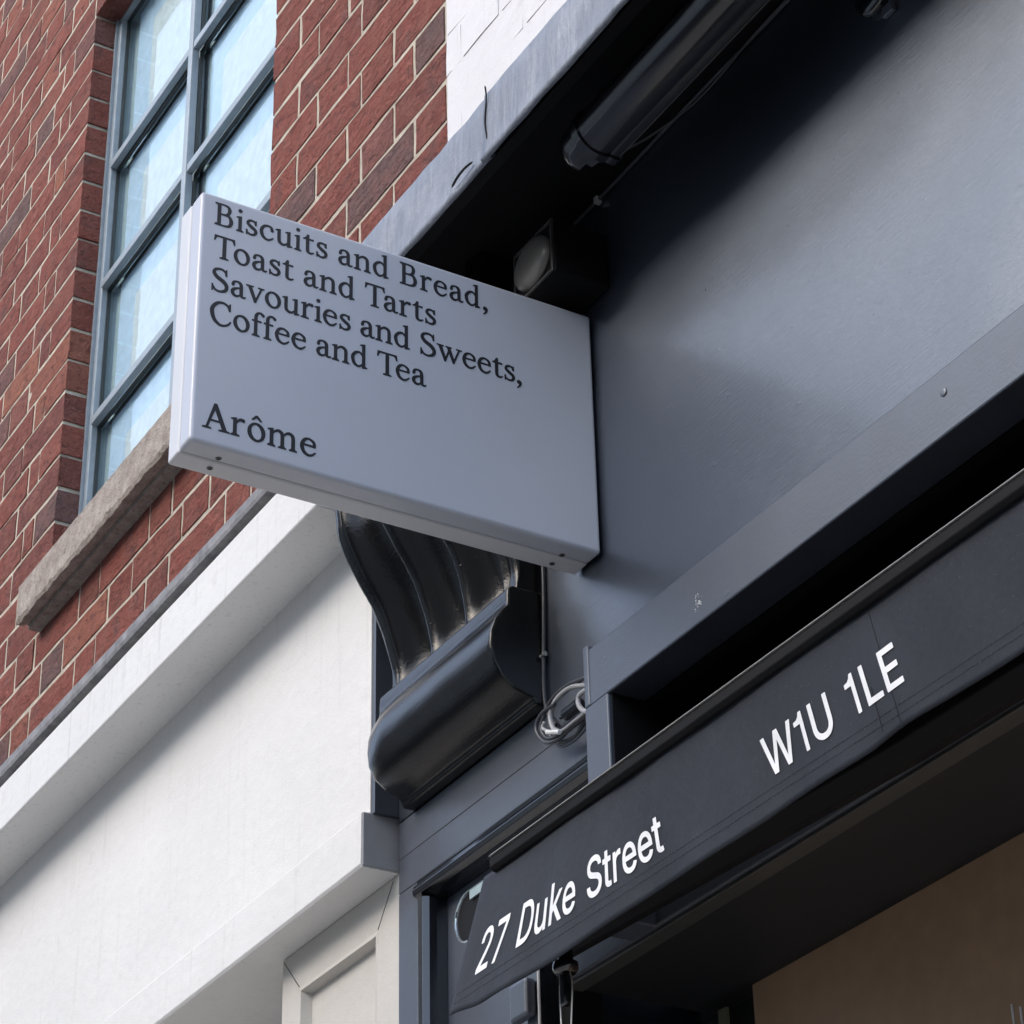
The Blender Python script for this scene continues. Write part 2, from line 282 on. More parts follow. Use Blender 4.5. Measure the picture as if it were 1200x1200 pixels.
# ------------------------------------------------------------------ letter outlines (1000-unit em, drawn for this scene)
SERIF={'i':(240,['20,-6 17,0 17,28 20,32 60,48 72,80 72,408 68,412 20,420 16,423 14,428 15,448 20,452 68,465 72,468 75,476 80,478 112,478 144,487 160,488 167,484 168,480 168,80 180,48 220,32 223,28 223,0 220,-6 216,-8 28,-8', '108,592 87,600 70,616 61,636 60,660 68,681 84,698 104,707 128,708 150,700 167,684 176,664 177,640 168,617 152,601 132,592']),'n':(540,['20,-6 17,0 17,28 20,32 60,48 72,80 72,408 68,412 20,420 14,428 14,444 20,452 68,465 72,468 76,477 112,478 148,488 160,488 167,484 168,420 196,448 232,473 264,487 292,492 328,488 368,474 404,452 428,428 444,396 450,364 456,304 456,80 468,48 508,32 511,28 511,0 508,-6 504,-8 312,-8 306,-4 305,28 308,32 348,48 360,80 360,296 356,348 352,372 336,389 300,410 288,414 272,414 249,408 224,395 207,380 168,336 168,80 180,48 220,32 223,28 222,-4 212,-8 28,-8']),'m':(810,['20,-6 17,0 17,28 20,32 60,48 72,80 72,408 68,412 20,420 14,428 14,444 20,452 68,465 72,468 76,477 112,478 148,488 160,488 167,484 168,420 196,448 236,475 272,489 304,492 340,483 380,461 408,433 428,400 452,432 473,452 508,475 544,489 572,492 600,487 628,476 660,454 678,436 691,416 699,396 705,368 712,304 713,76 724,48 764,32 767,24 767,0 764,-6 760,-8 572,-8 564,-6 561,0 561,28 564,32 604,48 616,80 616,296 608,368 604,379 596,390 572,409 556,414 532,411 508,402 492,392 437,332 440,304 440,80 452,48 492,32 495,28 494,-4 484,-8 300,-8 292,-6 289,0 289,28 292,32 332,48 344,80 344,296 337,360 331,380 318,396 300,409 288,414 272,414 248,407 224,395 207,380 168,336 168,80 180,48 220,32 223,28 222,-4 212,-8 28,-8']),'r':(395,['20,-6 17,0 17,28 20,32 60,48 72,80 72,408 68,412 20,420 16,423 14,428 15,448 20,452 68,465 72,468 75,476 80,478 112,478 144,487 160,488 167,484 168,480 168,420 168,424 172,424 204,463 220,475 236,484 252,489 272,492 336,487 356,475 364,464 369,452 369,428 364,416 356,405 336,393 316,390 296,396 259,412 248,411 232,399 209,376 168,316 169,76 181,48 240,32 243,24 242,-4 232,-8 28,-8']),'u':(530,['356,-16 348,-12 347,-8 347,40 344,47 320,22 292,4 252,-9 212,-11 172,0 132,22 104,48 85,80 75,120 70,192 70,408 66,412 16,421 12,428 12,444 16,451 68,466 72,475 76,478 108,478 144,488 160,488 166,480 166,204 169,140 174,112 188,90 204,76 224,64 244,61 268,64 281,68 294,76 347,124 347,408 344,412 292,422 289,428 289,444 290,448 296,452 344,466 352,477 388,478 424,488 440,486 443,480 443,60 444,56 500,40 503,36 503,16 496,10 372,-18']),'a':(465,['156,-16 128,-9 100,4 80,20 57,48 41,80 33,108 32,140 37,172 48,197 61,216 80,236 104,252 140,269 192,288 271,308 268,364 261,392 236,421 212,435 200,436 188,434 160,421 144,408 141,396 138,340 128,320 116,310 101,304 88,303 72,307 60,316 52,325 46,340 45,352 65,420 73,436 84,450 108,468 140,481 184,490 224,492 256,489 287,480 308,468 331,448 343,432 355,408 362,380 367,344 369,292 368,144 370,68 376,59 396,50 404,51 428,64 440,67 452,63 459,52 456,38 432,13 416,0 400,-6 372,-7 340,0 316,14 292,39 261,12 224,-8 188,-17', '179,56 192,53 204,53 232,62 256,77 274,100 271,148 271,248 268,252 240,243 212,229 176,203 148,174 135,152 132,124 141,92 156,69']),'c':(445,['224,-12 176,1 128,26 91,56 67,88 44,140 34,176 25,220 22,272 31,320 46,356 66,392 94,428 119,452 148,470 176,480 216,489 248,492 300,488 344,475 375,456 386,444 396,427 418,352 417,332 409,316 400,307 388,301 364,299 352,302 340,311 332,320 327,332 321,408 308,420 288,431 268,436 252,435 232,430 212,421 196,411 176,394 164,380 147,352 127,304 122,276 123,248 132,192 144,148 154,124 165,108 188,85 212,67 228,59 244,54 276,56 304,65 320,74 392,131 408,131 416,126 420,118 421,108 416,98 364,41 336,17 308,2 276,-9 248,-13']),'d':(540,['344,-16 336,-13 334,-8 334,44 332,47 312,28 280,7 252,-5 224,-10 196,-8 160,2 124,20 100,38 82,56 68,76 48,120 28,192 21,256 22,280 26,308 41,348 72,396 113,440 141,460 172,475 212,487 244,490 276,486 296,478 315,464 332,446 334,452 334,528 334,660 280,671 276,676 276,696 280,701 332,716 335,724 340,728 372,728 412,738 424,738 430,732 430,60 432,56 484,42 488,39 490,32 490,16 484,10 360,-18', '222,56 232,55 248,59 284,76 304,96 333,132 334,136 334,352 294,404 276,422 264,426 240,422 216,412 196,400 180,386 164,368 146,340 133,316 125,292 122,272 123,240 130,192 140,152 151,120 163,100 180,82 204,64']),'e':(465,['232,-12 200,-7 168,4 140,17 112,36 94,52 75,76 48,129 37,160 27,200 22,232 22,264 26,292 36,328 53,368 70,400 90,428 114,452 140,469 164,480 192,488 224,493 252,492 284,485 328,468 360,451 388,430 404,412 416,389 422,368 428,300 429,284 423,268 408,254 392,249 376,251 360,259 124,258 123,236 130,196 141,156 155,124 168,104 184,87 208,69 228,59 244,54 264,53 284,57 312,68 336,83 400,137 416,137 424,132 428,124 428,112 424,104 376,48 348,23 320,6 288,-6 260,-12', '133,312 344,311 343,344 340,364 330,380 311,400 284,420 256,434 236,436 216,429 188,410 164,384 147,352']),'o':(510,['252,-20 208,-14 164,2 124,27 92,59 64,100 44,144 32,192 29,240 33,288 46,336 67,380 96,420 132,453 172,476 216,490 260,494 304,488 344,473 384,448 417,416 445,376 465,332 477,284 481,232 476,184 463,136 442,92 412,52 380,23 340,-1 296,-16', '256,48 280,46 304,51 324,62 344,82 360,108 371,136 378,172 380,208 377,248 369,284 357,320 341,352 321,380 300,402 276,418 252,427 228,428 204,422 184,410 164,389 149,364 139,336 132,300 130,264 133,228 140,192 152,156 168,124 187,96 208,74 232,57']),'s':(395,['176,-12 140,-3 96,24 92,25 85,-4 80,-8 52,-8 45,-4 40,148 43,156 48,158 84,157 88,152 96,95 144,61 168,50 204,50 236,59 256,76 269,100 273,116 272,128 265,148 256,162 240,174 168,215 104,267 80,291 66,308 55,328 50,348 48,372 53,400 63,424 80,448 100,465 124,478 156,488 188,493 216,493 240,488 268,479 292,466 304,485 328,486 336,480 340,340 336,333 288,333 284,340 284,352 277,368 267,412 248,424 220,433 204,434 192,432 159,416 148,407 140,397 135,384 133,372 136,364 160,344 231,296 296,256 324,233 342,208 355,184 363,156 366,128 361,96 348,68 325,40 300,18 276,4 244,-7 212,-12']),'t':(355,['212,-12 180,-5 136,20 119,40 109,64 104,96 100,148 100,428 28,430 23,432 20,440 20,460 23,464 82,496 136,599 188,600 197,596 198,496 198,484 200,482 316,482 320,480 323,472 323,436 320,430 316,428 200,428 198,424 197,168 202,76 217,60 240,52 260,53 324,75 332,74 340,68 345,56 344,48 338,40 276,-1 244,-12']),'f':(330,['40,-6 37,0 37,28 40,32 80,48 92,80 92,428 44,428 36,431 34,436 34,476 40,482 88,482 92,484 93,588 97,616 105,640 117,664 138,692 156,711 176,727 192,736 216,744 244,747 268,747 296,742 320,730 366,696 376,681 379,668 378,656 368,636 356,626 344,622 332,621 319,624 308,630 299,640 270,680 256,683 236,682 220,674 210,660 195,624 188,596 188,484 192,482 292,482 298,476 298,436 292,428 188,428 188,80 201,48 256,31 258,24 257,-4 248,-8 48,-8']),'v':(500,['228,-17 224,-12 52,428 48,432 36,433 -5,444 -8,448 -8,476 0,482 204,482 210,480 213,472 213,448 210,444 164,434 161,432 268,144 272,140 275,148 383,432 320,444 317,452 317,476 320,480 328,482 496,482 503,476 503,448 496,442 448,432 445,428 280,-12 272,-18']),'w':(745,['220,-17 216,-12 51,428 48,432 36,433 -5,444 -8,452 -8,476 -5,480 0,482 200,482 205,480 208,472 208,448 205,444 160,432 260,144 330,352 303,428 300,432 257,444 254,448 254,476 257,480 264,482 444,481 448,472 448,448 445,444 412,436 408,432 477,236 512,134 625,428 627,432 624,434 570,444 567,452 567,476 570,480 576,482 740,482 747,480 750,476 750,448 747,444 688,432 517,-16 512,-18 472,-18 466,-12 364,264 270,-12 264,-18']),'B':(610,['152,-8 40,-8 36,-7 32,0 32,28 36,35 100,64 103,68 103,620 100,626 35,656 32,660 32,692 40,698 272,700 356,694 400,683 428,666 452,642 475,604 486,572 490,548 491,524 481,476 463,432 450,412 432,388 454,376 483,348 508,313 529,272 543,228 547,196 545,164 535,124 517,84 492,48 464,21 432,4 396,-5 364,-7 268,-10', '207,44 224,42 276,41 328,49 380,63 397,72 409,84 422,108 431,136 436,164 437,192 434,228 427,260 418,288 409,308 396,323 368,331 300,338 208,337', '207,392 212,389 252,388 296,393 336,409 352,421 365,436 375,456 383,484 387,512 389,544 382,592 374,612 364,622 332,635 284,646 252,648 208,647']),'T':(600,['180,-6 177,0 177,24 180,32 236,46 240,49 248,68 248,644 116,643 84,624 45,524 40,522 12,522 8,525 6,532 20,692 28,698 420,698 572,698 577,696 580,688 594,532 592,525 588,522 560,522 555,524 516,624 484,643 352,644 352,68 360,49 364,46 420,32 423,24 422,-4 412,-8 188,-8']),'S':(540,['240,-32 192,-25 152,-11 124,5 96,34 92,30 80,-13 76,-19 52,-20 44,-17 42,-12 40,184 44,192 48,193 80,193 84,190 93,144 106,128 147,68 159,56 172,48 212,35 236,32 260,33 288,40 316,51 344,67 367,84 380,98 389,116 397,148 396,184 388,208 368,236 345,260 316,284 288,301 192,350 168,365 144,385 105,424 80,456 62,488 52,516 48,552 53,588 68,623 92,656 120,680 152,696 200,712 248,721 288,721 328,714 368,698 404,675 408,677 420,711 444,713 452,708 458,512 456,505 452,502 412,502 407,504 404,508 402,556 371,620 360,631 340,643 300,656 276,658 248,654 216,643 184,627 168,615 156,600 148,580 147,560 152,543 168,519 192,493 221,468 252,449 340,407 372,389 400,368 436,334 470,292 490,256 502,216 504,184 498,132 484,93 464,58 436,28 412,12 388,0 340,-18 288,-30']),'C':(640,['332,-32 304,-27 268,-16 228,3 188,27 160,48 136,71 115,96 98,124 80,158 60,208 46,256 34,312 28,356 27,400 31,440 39,472 56,516 80,557 112,600 145,636 182,668 208,685 236,699 276,712 304,717 340,720 376,719 404,715 436,706 464,695 493,680 524,657 528,657 552,712 581,712 586,704 590,492 588,485 572,475 560,472 548,475 535,484 501,580 488,600 468,618 436,639 408,651 388,656 368,657 344,654 316,646 288,633 268,621 244,601 224,580 199,548 178,516 160,482 149,452 141,404 145,344 159,268 180,200 202,152 224,121 260,86 300,57 332,41 360,37 396,41 445,56 481,76 528,116 542,132 569,176 579,188 588,191 596,190 604,186 610,176 610,164 590,116 577,92 544,55 508,23 472,1 416,-21 372,-31']),'A':(680,['4,-5 2,20 5,28 76,47 88,48 91,52 277,692 284,698 352,698 358,692 553,192 608,52 684,29 688,20 688,0 684,-7 412,-7 407,0 407,24 410,28 488,48 428,207 424,208 208,208 154,48 230,28 233,24 233,0 228,-7 12,-8', '228,260 404,260 406,264 339,440 312,510 308,509 225,264']),',':(225,['48,-154 37,-144 35,-136 36,-128 88,-62 96,-48 98,-36 92,-16 64,-8 52,1 42,12 32,36 32,60 40,81 56,99 76,109 100,112 120,107 148,92 160,82 172,68 179,52 182,36 178,-8 165,-48 144,-80 68,-150 60,-154']),'^':(510,['156,539 124,555 123,564 224,687 284,688 352,607 388,560 384,553 352,538 344,541 256,617 165,540'])}
GROT={'2':(453,['60,-8 55,2 55,50 277,290 303,332 311,368 305,404 288,428 258,445 240,449 216,450 180,441 156,423 142,398 136,362 132,355 66,353 60,355 57,362 59,392 67,422 78,446 95,470 114,488 138,504 162,514 192,522 222,524 258,522 294,512 318,500 342,482 363,458 377,434 387,404 390,374 387,344 374,302 342,252 293,194 172,68 180,66 390,66 396,62 398,56 397,-4 390,-9']),'7':(453,['90,-5 88,2 91,8 309,440 300,443 60,443 53,452 54,512 60,517 138,518 390,518 399,512 399,446 173,-4 162,-9 96,-9']),'D':(502,['54,-6 51,2 51,506 54,515 60,518 228,518 288,512 318,504 348,491 378,472 402,451 433,410 453,368 465,320 470,272 469,218 458,158 442,116 420,80 399,56 366,30 330,11 300,1 234,-9 60,-9', '135,68 228,66 276,73 300,82 324,95 342,111 360,133 375,164 384,194 389,230 390,272 386,308 378,338 365,368 348,393 330,410 312,422 270,438 222,443 138,443 134,440']),'u':(410,['150,-11 114,1 87,20 66,46 51,80 45,110 44,140 44,380 47,386 54,388 114,388 120,386 123,380 123,134 127,110 139,86 151,74 168,65 204,59 241,68 258,79 270,92 282,116 286,140 287,380 291,386 354,388 363,386 366,380 365,-4 354,-9 294,-8 289,2 288,34 264,11 228,-7 192,-14']),'k':(381,['48,-8 44,2 44,512 54,518 114,518 122,512 123,236 126,230 282,388 360,388 366,386 369,380 367,374 350,356 215,218 216,212 377,8 381,2 378,-7 372,-9 294,-9 288,-6 156,161 150,162 123,134 122,-4 114,-9']),'e':(404,['192,-16 144,-6 102,16 66,51 40,98 31,128 27,158 27,224 41,278 67,326 102,361 126,376 150,386 180,392 210,393 234,391 264,384 306,363 342,329 366,284 378,230 380,170 378,164 372,160 114,160 106,158 114,122 130,92 156,69 186,58 222,55 258,64 280,80 298,110 306,114 366,100 372,96 374,92 371,80 355,50 336,28 312,9 288,-3 258,-12 228,-17', '108,230 294,230 298,236 291,260 282,280 270,295 252,310 228,319 198,321 168,315 144,300 126,281 112,254']),'S':(447,['192,-16 156,-10 126,0 100,14 76,32 56,56 42,80 32,116 30,140 36,145 108,145 113,140 123,104 145,80 162,70 186,62 234,58 258,61 282,68 300,77 318,92 330,110 334,122 336,140 334,158 318,180 294,195 258,209 150,241 120,254 90,274 66,299 51,326 44,356 44,392 51,422 63,446 84,472 108,492 138,508 169,518 204,524 240,524 282,519 312,509 341,494 365,476 386,452 399,428 408,398 409,374 402,369 336,369 329,374 325,392 317,410 294,432 258,446 216,449 174,441 144,422 134,410 126,392 124,374 127,356 139,338 168,319 198,307 312,273 342,259 368,242 392,218 408,190 415,164 417,128 410,92 396,62 378,38 348,14 318,-2 282,-12 240,-17']),'t':(227,['138,-10 108,-1 87,14 68,38 59,62 56,92 56,314 48,318 6,318 0,321 -2,332 -2,380 0,385 6,388 48,388 56,392 56,470 60,479 126,480 134,476 135,452 135,392 138,389 204,388 210,386 213,374 213,326 210,321 204,318 138,318 135,314 137,80 144,66 156,60 205,62 210,56 222,2 216,-7 198,-11 168,-13']),'r':(259,['48,-8 44,2 44,380 48,387 54,388 114,388 121,380 121,362 126,356 147,374 168,386 198,393 228,393 246,392 252,386 252,320 246,314 198,316 168,309 142,290 126,260 123,242 122,-4 114,-9']),'W':(686,['150,-7 145,2 8,506 12,516 84,518 91,512 192,112 298,512 306,518 384,516 390,506 492,109 498,134 593,506 600,517 672,517 678,512 678,506 538,-4 528,-9 456,-9 447,-4 342,384 238,-4 228,-9']),'1':(330,['174,-6 171,2 171,362 168,366 162,366 54,366 46,374 48,423 54,427 120,436 162,466 186,517 234,518 240,516 244,506 244,2 240,-7 234,-9 180,-9']),'U':(517,['234,-16 204,-12 174,-3 126,22 102,43 86,62 71,86 61,110 54,140 51,170 52,512 60,518 66,518 126,518 133,512 134,170 137,146 146,122 168,93 198,73 234,62 281,62 318,72 348,91 368,116 380,146 384,176 384,512 390,517 396,518 456,518 465,512 466,170 458,116 446,86 427,56 404,32 378,13 348,-2 312,-12 276,-17']),'L':(393,['54,-6 51,2 52,512 60,518 66,518 126,518 133,512 134,284 135,68 366,64 370,56 369,-4 360,-9 60,-9']),'E':(419,['54,-6 51,2 52,512 60,518 372,518 381,512 382,452 378,445 372,443 138,443 134,440 134,434 134,302 135,296 144,295 354,295 363,290 364,230 360,221 135,218 134,74 138,66 378,65 384,56 383,-4 372,-9 60,-9'])}
W = -.085          # plane of the shopfront's fascia panel
# ------------------------------------------------------------------ setting: street
kind(box('ground', M['asphalt'], None, -150, 150, -150, 150, -.3, -.012), 'structure')
kind(box('road', M['asphalt'], None, -120, 120, -10.2, -2.9, -.2, 0), 'structure')
kind(box('pavement', M['paving'], None, -120, 120, -2.75, .4, -.1, .12, bevel=.01), 'structure')
kind(box('pavement', M['paving'], None, -120, 120, -13.2, -10.35, -.1, .12, bevel=.01), 'structure')
kind(box('kerb', M['kerb'], None, -120, 120, -2.9, -2.752, -.1, .124, bevel=.012), 'structure')
kind(box('kerb', M['kerb'], None, -120, 120, -10.348, -10.2, -.1, .124, bevel=.012), 'structure')
for y in (-3.2, -3.4): kind(box('road_marking', M['roadline'], None, -120, 120, y-.04, y+.04, -.01, .004), 'structure')

def far_building(x0, x1, h, mat, label, floors, roof=0):
    b = thing('town_house', label, 'building', 'buildings on the far side of the street', ((x0+x1)/2, -13.2, 0))
    ox = (x0+x1)/2
    def B(n, m, *a, p=b, **k): return MB().box(*a).build(n, m, p, **k)
    B('wall', mat, x0-ox, x1-ox, -9, 0, 0, h); B('cornice', M['fstone'], x0-ox-.02, x1-ox+.02, .004, .35, h-.55, h-.2)
    MB().prism([(-9, h), (0, h), (-.7, h+roof), (-8.3, h+roof)], x0-ox, x1-ox).build('roof', M['slate'], b) if roof else None
    n = max(2, int((x1-x0)/2.6)); st = (x1-x0)/n; fh = (h-.8)/floors
    for i in range(n):
        for f in range(floors):
            cx = x0-ox+(i+.5)*st; z0 = f*fh+.9
            wn = B('window', M['fstone'], cx-.62, cx+.62, .003, .06, z0-.1, z0+fh*.58+.1)
            B('pane', M['fwin'], cx-.5, cx+.5, .061, .075, z0, z0+fh*.58, p=wn)
    return b
far_building(-60, -16.9, 16.7, M['fbrick'], 'tall brown brick terrace across the street with slate roof', 5, 1.2)
far_building(-16.8, 2, 9.2, M['stucco'], 'white stucco terrace across the street beside the brown brick one', 3, 1.0)
far_building(2.1, 60, 7.0, M['fbrick'], 'brown brick building across the street opposite the shop', 2, 1.0)

pg = thing('reflection_blocker', 'added unseen dark reflection blocker on posts above the white terrace', 'reflection blocker', None, (-13.2, -14.5, 9.2))  # added slab, out of view, only there to darken the fascia reflection
MB().box(-3.3, 1.2, -2.2, .6, 9.5, 11.0).build('blocker_slab', M['slate'], pg)
for x in (-3.1, 1.0): MB().box(x-.08, x+.08, -.2, -.04, 0, 9.499).build('post', M['slate'], pg)

# ------------------------------------------------------------------ brickwork
SW, HW, BH, J = .2035, .0980, .0658, .0092
def brick_mesh(wd, seed, dep=.10, rough=1.0):
    """a worn brick: front face a small wavering grid, edges crumbled, sides straight back"""
    rnd = random.Random(seed); nx = 5 if wd > .15 else 3; nz = 3; V = []; F = []
    for j in range(nz):
        for i in range(nx):
            u = i/(nx-1); v = j/(nz-1); ex = i in (0, nx-1); ez = j in (0, nz-1)
            x = (u-.5)*wd + (rnd.uniform(-.0012, .0012) if ex else 0)*rough; z = (v-.5)*BH + (rnd.uniform(-.0015, .0013) if ez else 0)*rough
            y = rnd.uniform(-.0034, -.0018)*rough
            if ex or ez: y = -.0011 - rnd.uniform(-.0003, .0011)
            V.append((x, y, z))
    ring = [i for i in range(nx)] + [nx-1+nx*j for j in range(1, nz)] + [nx*(nz-1)+i for i in range(nx-2, -1, -1)] + [nx*j for j in range(nz-2, 0, -1)]
    for j in range(nz-1):
        for i in range(nx-1): a = j*nx+i; F.append([a, a+1, a+nx+1, a+nx])
    b = len(V)
    for k in ring: V.append((V[k][0]*1.002, dep, V[k][2]*1.01))
    m = len(ring)
    for k in range(m): l = (k+1) % m; F.append([ring[k], b+k, b+l, ring[l]])
    me = bpy.data.meshes.new('brick'); me.from_pydata(V, [], F)
    bm = bmesh.new(); bm.from_mesh(me); bmesh.ops.recalc_face_normals(bm, faces=bm.faces)
    bm.to_mesh(me); bm.free(); return me
POOL = {}
def get_mesh(wd, mat):
    key = (round(wd/.0015)*.0015, mat.name)
    if key not in POOL:
        lst = []
        for k in range(7 if wd > .09 else 4):
            me = brick_mesh(key[0], len(POOL)*97+k, rough=.75 if mat is M['whitebrick'] else 1.); me.materials.append(mat); lst.append(me)
        POOL[key] = lst
    return random.choice(POOL[key])
WX0, WX1, WZ0, WZ1 = -1.552, -.607, 4.03, 5.452        # window opening
Z0 = 5.417                                             # a bed joint
def in_view(x, z):
    d = Vector((x, 0, z)) - CAM; q = (d.dot(rt), d.dot(up), d.dot(fw)); u, v = 600+FPX*q[0]/q[2], 600-FPX*q[1]/q[2]
    return u, v
bricks, white_bricks = [], []
P = .321
for c in range(-9, 30):
    zc = Z0 - (c+.5)*.075
    # perpend positions of this course (Flemish bond, phase read off the photograph)
    odd = c % 2
    J1 = [-.166 - P*n for n in range(-9, 11)] + [-.275 - P*n for n in range(-9, 11)] if odd else [-.10 - P*n for n in range(-9, 11)] + [-.322 - P*n for n in range(-9, 11)]
    J1 = sorted(J1)
    hole = WZ0-.11 < zc < WZ1
    segs = []
    if hole and zc > WZ0 - .02 or (hole and zc > 3.96):
        left = sorted([x for x in ([-1.778, -1.886] + [-2.098-P*n for n in range(3)] + [-2.206-P*n for n in range(3)] if odd else [-1.670, -1.730, -1.942, -2.05, -2.263, -2.371, -2.584, -2.692, -2.905, -3.013])]) + [WX0+.005]
        segs += list(zip(left[:-1], left[1:]))
        right = [WX1-.005] + ([-.505] if odd else [-.432]) + [x for x in J1 if x > -.40]
        segs += list(zip(right[:-1], right[1:]))
    else:
        segs += list(zip(J1[:-1], J1[1:]))
    for a, b in segs:
        if b < -3.1 or a > 2.5: continue
        pieces = [(a, b, 0)]
        if a < 0 < b and True: pieces = [(a, 0.005, 0), (-.005, b, 1)] if min(-a, b) > .03 else ([(a, b, 0)] if -a > b else [(a, b, 1)])
        elif a >= -.02: pieces = [(a, b, 1)]
        for a_, b_, w_ in pieces:
            cx = (a_+b_)/2; u, v = in_view(cx, zc)
            if -420 < u < 1700 and -420 < v < 1300 and b_-a_ > .03:
                (white_bricks if w_ else bricks).append((cx, zc, b_-a_-J, u, v))
def hidden(cx, zc, w_): return zc < (3.52 if w_ and cx > .05 else 3.40)      # behind the cornices
bricks = [b for b in bricks if not hidden(b[0], b[1], 0)]
white_bricks = [b for b in white_bricks if not hidden(b[0], b[1], 1)]
def lay(parent, lst, mat, limit):
    lst = sorted(lst, key=lambda b: (0 if (-12 < b[3] < 1212 and -12 < b[4] < 1212) else 1, (Vector((b[0], 0, b[1]))-CAM).length))
    for cx, zc, wd, u, v in lst[:limit]:
        o = bpy.data.objects.new('brick', get_mesh(wd, mat)); link(o, parent)
        o.location = (cx + random.uniform(-.001, .001), random.uniform(-.0009, .0005), zc + random.uniform(-.0012, .0012)); o.rotation_euler = (0, random.uniform(-.008, .008), random.uniform(-.004, .004))
        if random.random() < .5: o.scale = (1, 1, -1) if False else (1, 1, 1)
    rest = lst[limit:]
    if rest:
        mb = MB()
        for cx, zc, wd, u, v in rest:
            me = get_mesh(wd, mat); mb.add([(p.co.x+cx, p.co.y, p.co.z+zc) for p in me.vertices], [list(p.vertices) for p in me.polygons])
        kind(mb.build('brick_infill', mat, parent), 'stuff')
    return len(lst)

wall = thing('brick_building', 'old red brick upper wall around the tall grey-framed window', 'brick building')
nb = lay(wall, bricks, M['brick'], 300)
mb = MB()
MY = -.0003
mb.box(-3.2, WX0-.0035, MY, .30, 3.36, 6.4); mb.box(WX1+.0035, -.0005, MY, .30, 3.36, 6.4)
mb.box(WX0-.0035, WX1+.0035, MY, .30, 3.36, WZ0-.09); mb.box(WX0-.0035, WX1+.0035, MY, .30, WZ1+.012, 6.4)
mb.build('mortar', M['mortar'], wall)
box('lintel', M['black'], wall, WX0-.003, WX1+.003, .012, .30, WZ1-.004, WZ1+.011)
box('lower_wall', M['cream'], wall, -6, .0, .05, .30, 0, 3.36)

# sill: rough stone with drip groove underneath
sill = []
sx0, sx1 = -1.583, -.55
prof = [(-.05, 3.998), (-.05, 3.926), (-.046, 3.918), (-.034, 3.918), (-.032, 3.923), (-.026, 3.923), (-.024, 3.914), (.03, 3.912), (.12, 3.912), (.12, 4.045), (.05, 4.035)]
V = []; F = []; n = 90; m = len(prof)
for i in range(n+1):
    x = sx0+(sx1-sx0)*i/n
    for j, (y, z) in enumerate(prof):
        a = noise.noise(Vector((x*45, j*3.1, 2)))*.0035 + noise.noise(Vector((x*160, j*3.1, 5)))*.0016
        if j in (0, 1, 2): V.append((x + (abs(a) if i == 0 else 0), y + a, z + a*(1.2 if j == 0 else -1)))
        else: V.append((x, y, z + a*.2*(j < 7)))
for i in range(n):
    for j in range(m): k = (j+1) % m; F.append([i*m+j, i*m+k, (i+1)*m+k, (i+1)*m+j])
F += [list(range(m)), list(range(n*m, (n+1)*m))]
mesh('window_sill', V, F, M['stone'], wall)

# window: frame, bars, gaskets, panes, backing sheets
win = MB()
FY0, FY1 = .05, .09
win.box(WX0-.002, WX0+.022, FY0, FY1, WZ0-.03, WZ1); win.box(WX1-.022, WX1+.002, FY0, FY1, WZ0-.03, WZ1)
win.box(WX0+.0221, WX1-.0221, FY0, FY1, WZ1-.036, WZ1); win.box(WX0+.0221, WX1-.0221, FY0, FY1, WZ0-.03, WZ0+.02)
wf = win.build('window', M['frame'], wall, bevel=.002)
g = MB(); g.box(WX0-.001, WX0+.008, .044, .0495, WZ0-.03, WZ1-.001); g.build('frame_bead', M['frame'], wf)
BZ = [5.012, 4.703, 4.372]      # centre heights of the three glazing bars
MX = -1.116
verts = [(WX0+.022, MX-.0100), (MX+.0100, WX1-.022)]
rows = [WZ0+.02] + sorted(BZ) + [WZ1-.036]
MB().box(MX-.0098, MX+.0098, FY0-.004, FY0+.012, WZ0+.0205, WZ1-.0365).build('glazing_bar', M['frame'], wf, bevel=.0015)
for z in BZ:
    for a, b in verts: MB().box(a, b, FY0-.002, FY0+.012, z-.0095, z+.0095).build('glazing_bar', M['frame'], wf, bevel=.0015)
for (a, b) in verts:
    for k in range(4):
        z0 = rows[k] + (.0095 if k else 0); z1 = rows[k+1] - (.0095 if k < 3 else 0)
        gk = MB(); e = .003; y0, y1 = FY0+.0125, .070
        gk.box(a-.001, a+e, y0, y1, z0, z1); gk.box(b-e, b+.001, y0, y1, z0, z1); gk.box(a+e, b-e, y0, y1, z0-.001, z0+e); gk.box(a+e, b-e, y0, y1, z1-e, z1+.001)
        gk.build('shade_gasket', M['shade_gasket'], wf)  # dark body also paints in the shade on the bars' inner sides
        MB().box(a+.001, b-.001, .070, .0735, z0+.001, z1-.001).build('pane', M['glass'], wf)
        # ragged-edged pale blue sheet paints in a reflected band; whiter one over its lower right
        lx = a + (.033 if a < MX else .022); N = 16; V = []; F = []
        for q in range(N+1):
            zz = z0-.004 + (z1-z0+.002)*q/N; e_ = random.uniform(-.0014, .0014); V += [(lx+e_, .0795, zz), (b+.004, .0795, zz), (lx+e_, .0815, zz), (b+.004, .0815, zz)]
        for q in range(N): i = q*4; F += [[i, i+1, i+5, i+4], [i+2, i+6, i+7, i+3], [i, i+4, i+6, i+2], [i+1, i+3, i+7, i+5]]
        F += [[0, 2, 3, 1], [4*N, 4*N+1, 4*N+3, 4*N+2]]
        mesh('reflection_band', V, F, M['painted_reflection'], wf)
        MB().box(lx+(.085 if a < MX else .062), b+.004, .0780, .0790, z0-.002, z1-.080).build('backing_sheet', M['blind'], wf)
        MB().box(a-.002, lx+.004, .0835, .0860, z0-.004, z1+.002).build('liner_strip', M['liner'], wf)
lin = MB(); lin.box(WX0+.0225, WX0+.034, .091, .26, WZ0, WZ1-.04); lin.box(WX0+.03, WX1, .2, .24, WZ0-.1, WZ1+.02); lin.build('reveal_liner', M['liner'], wf)

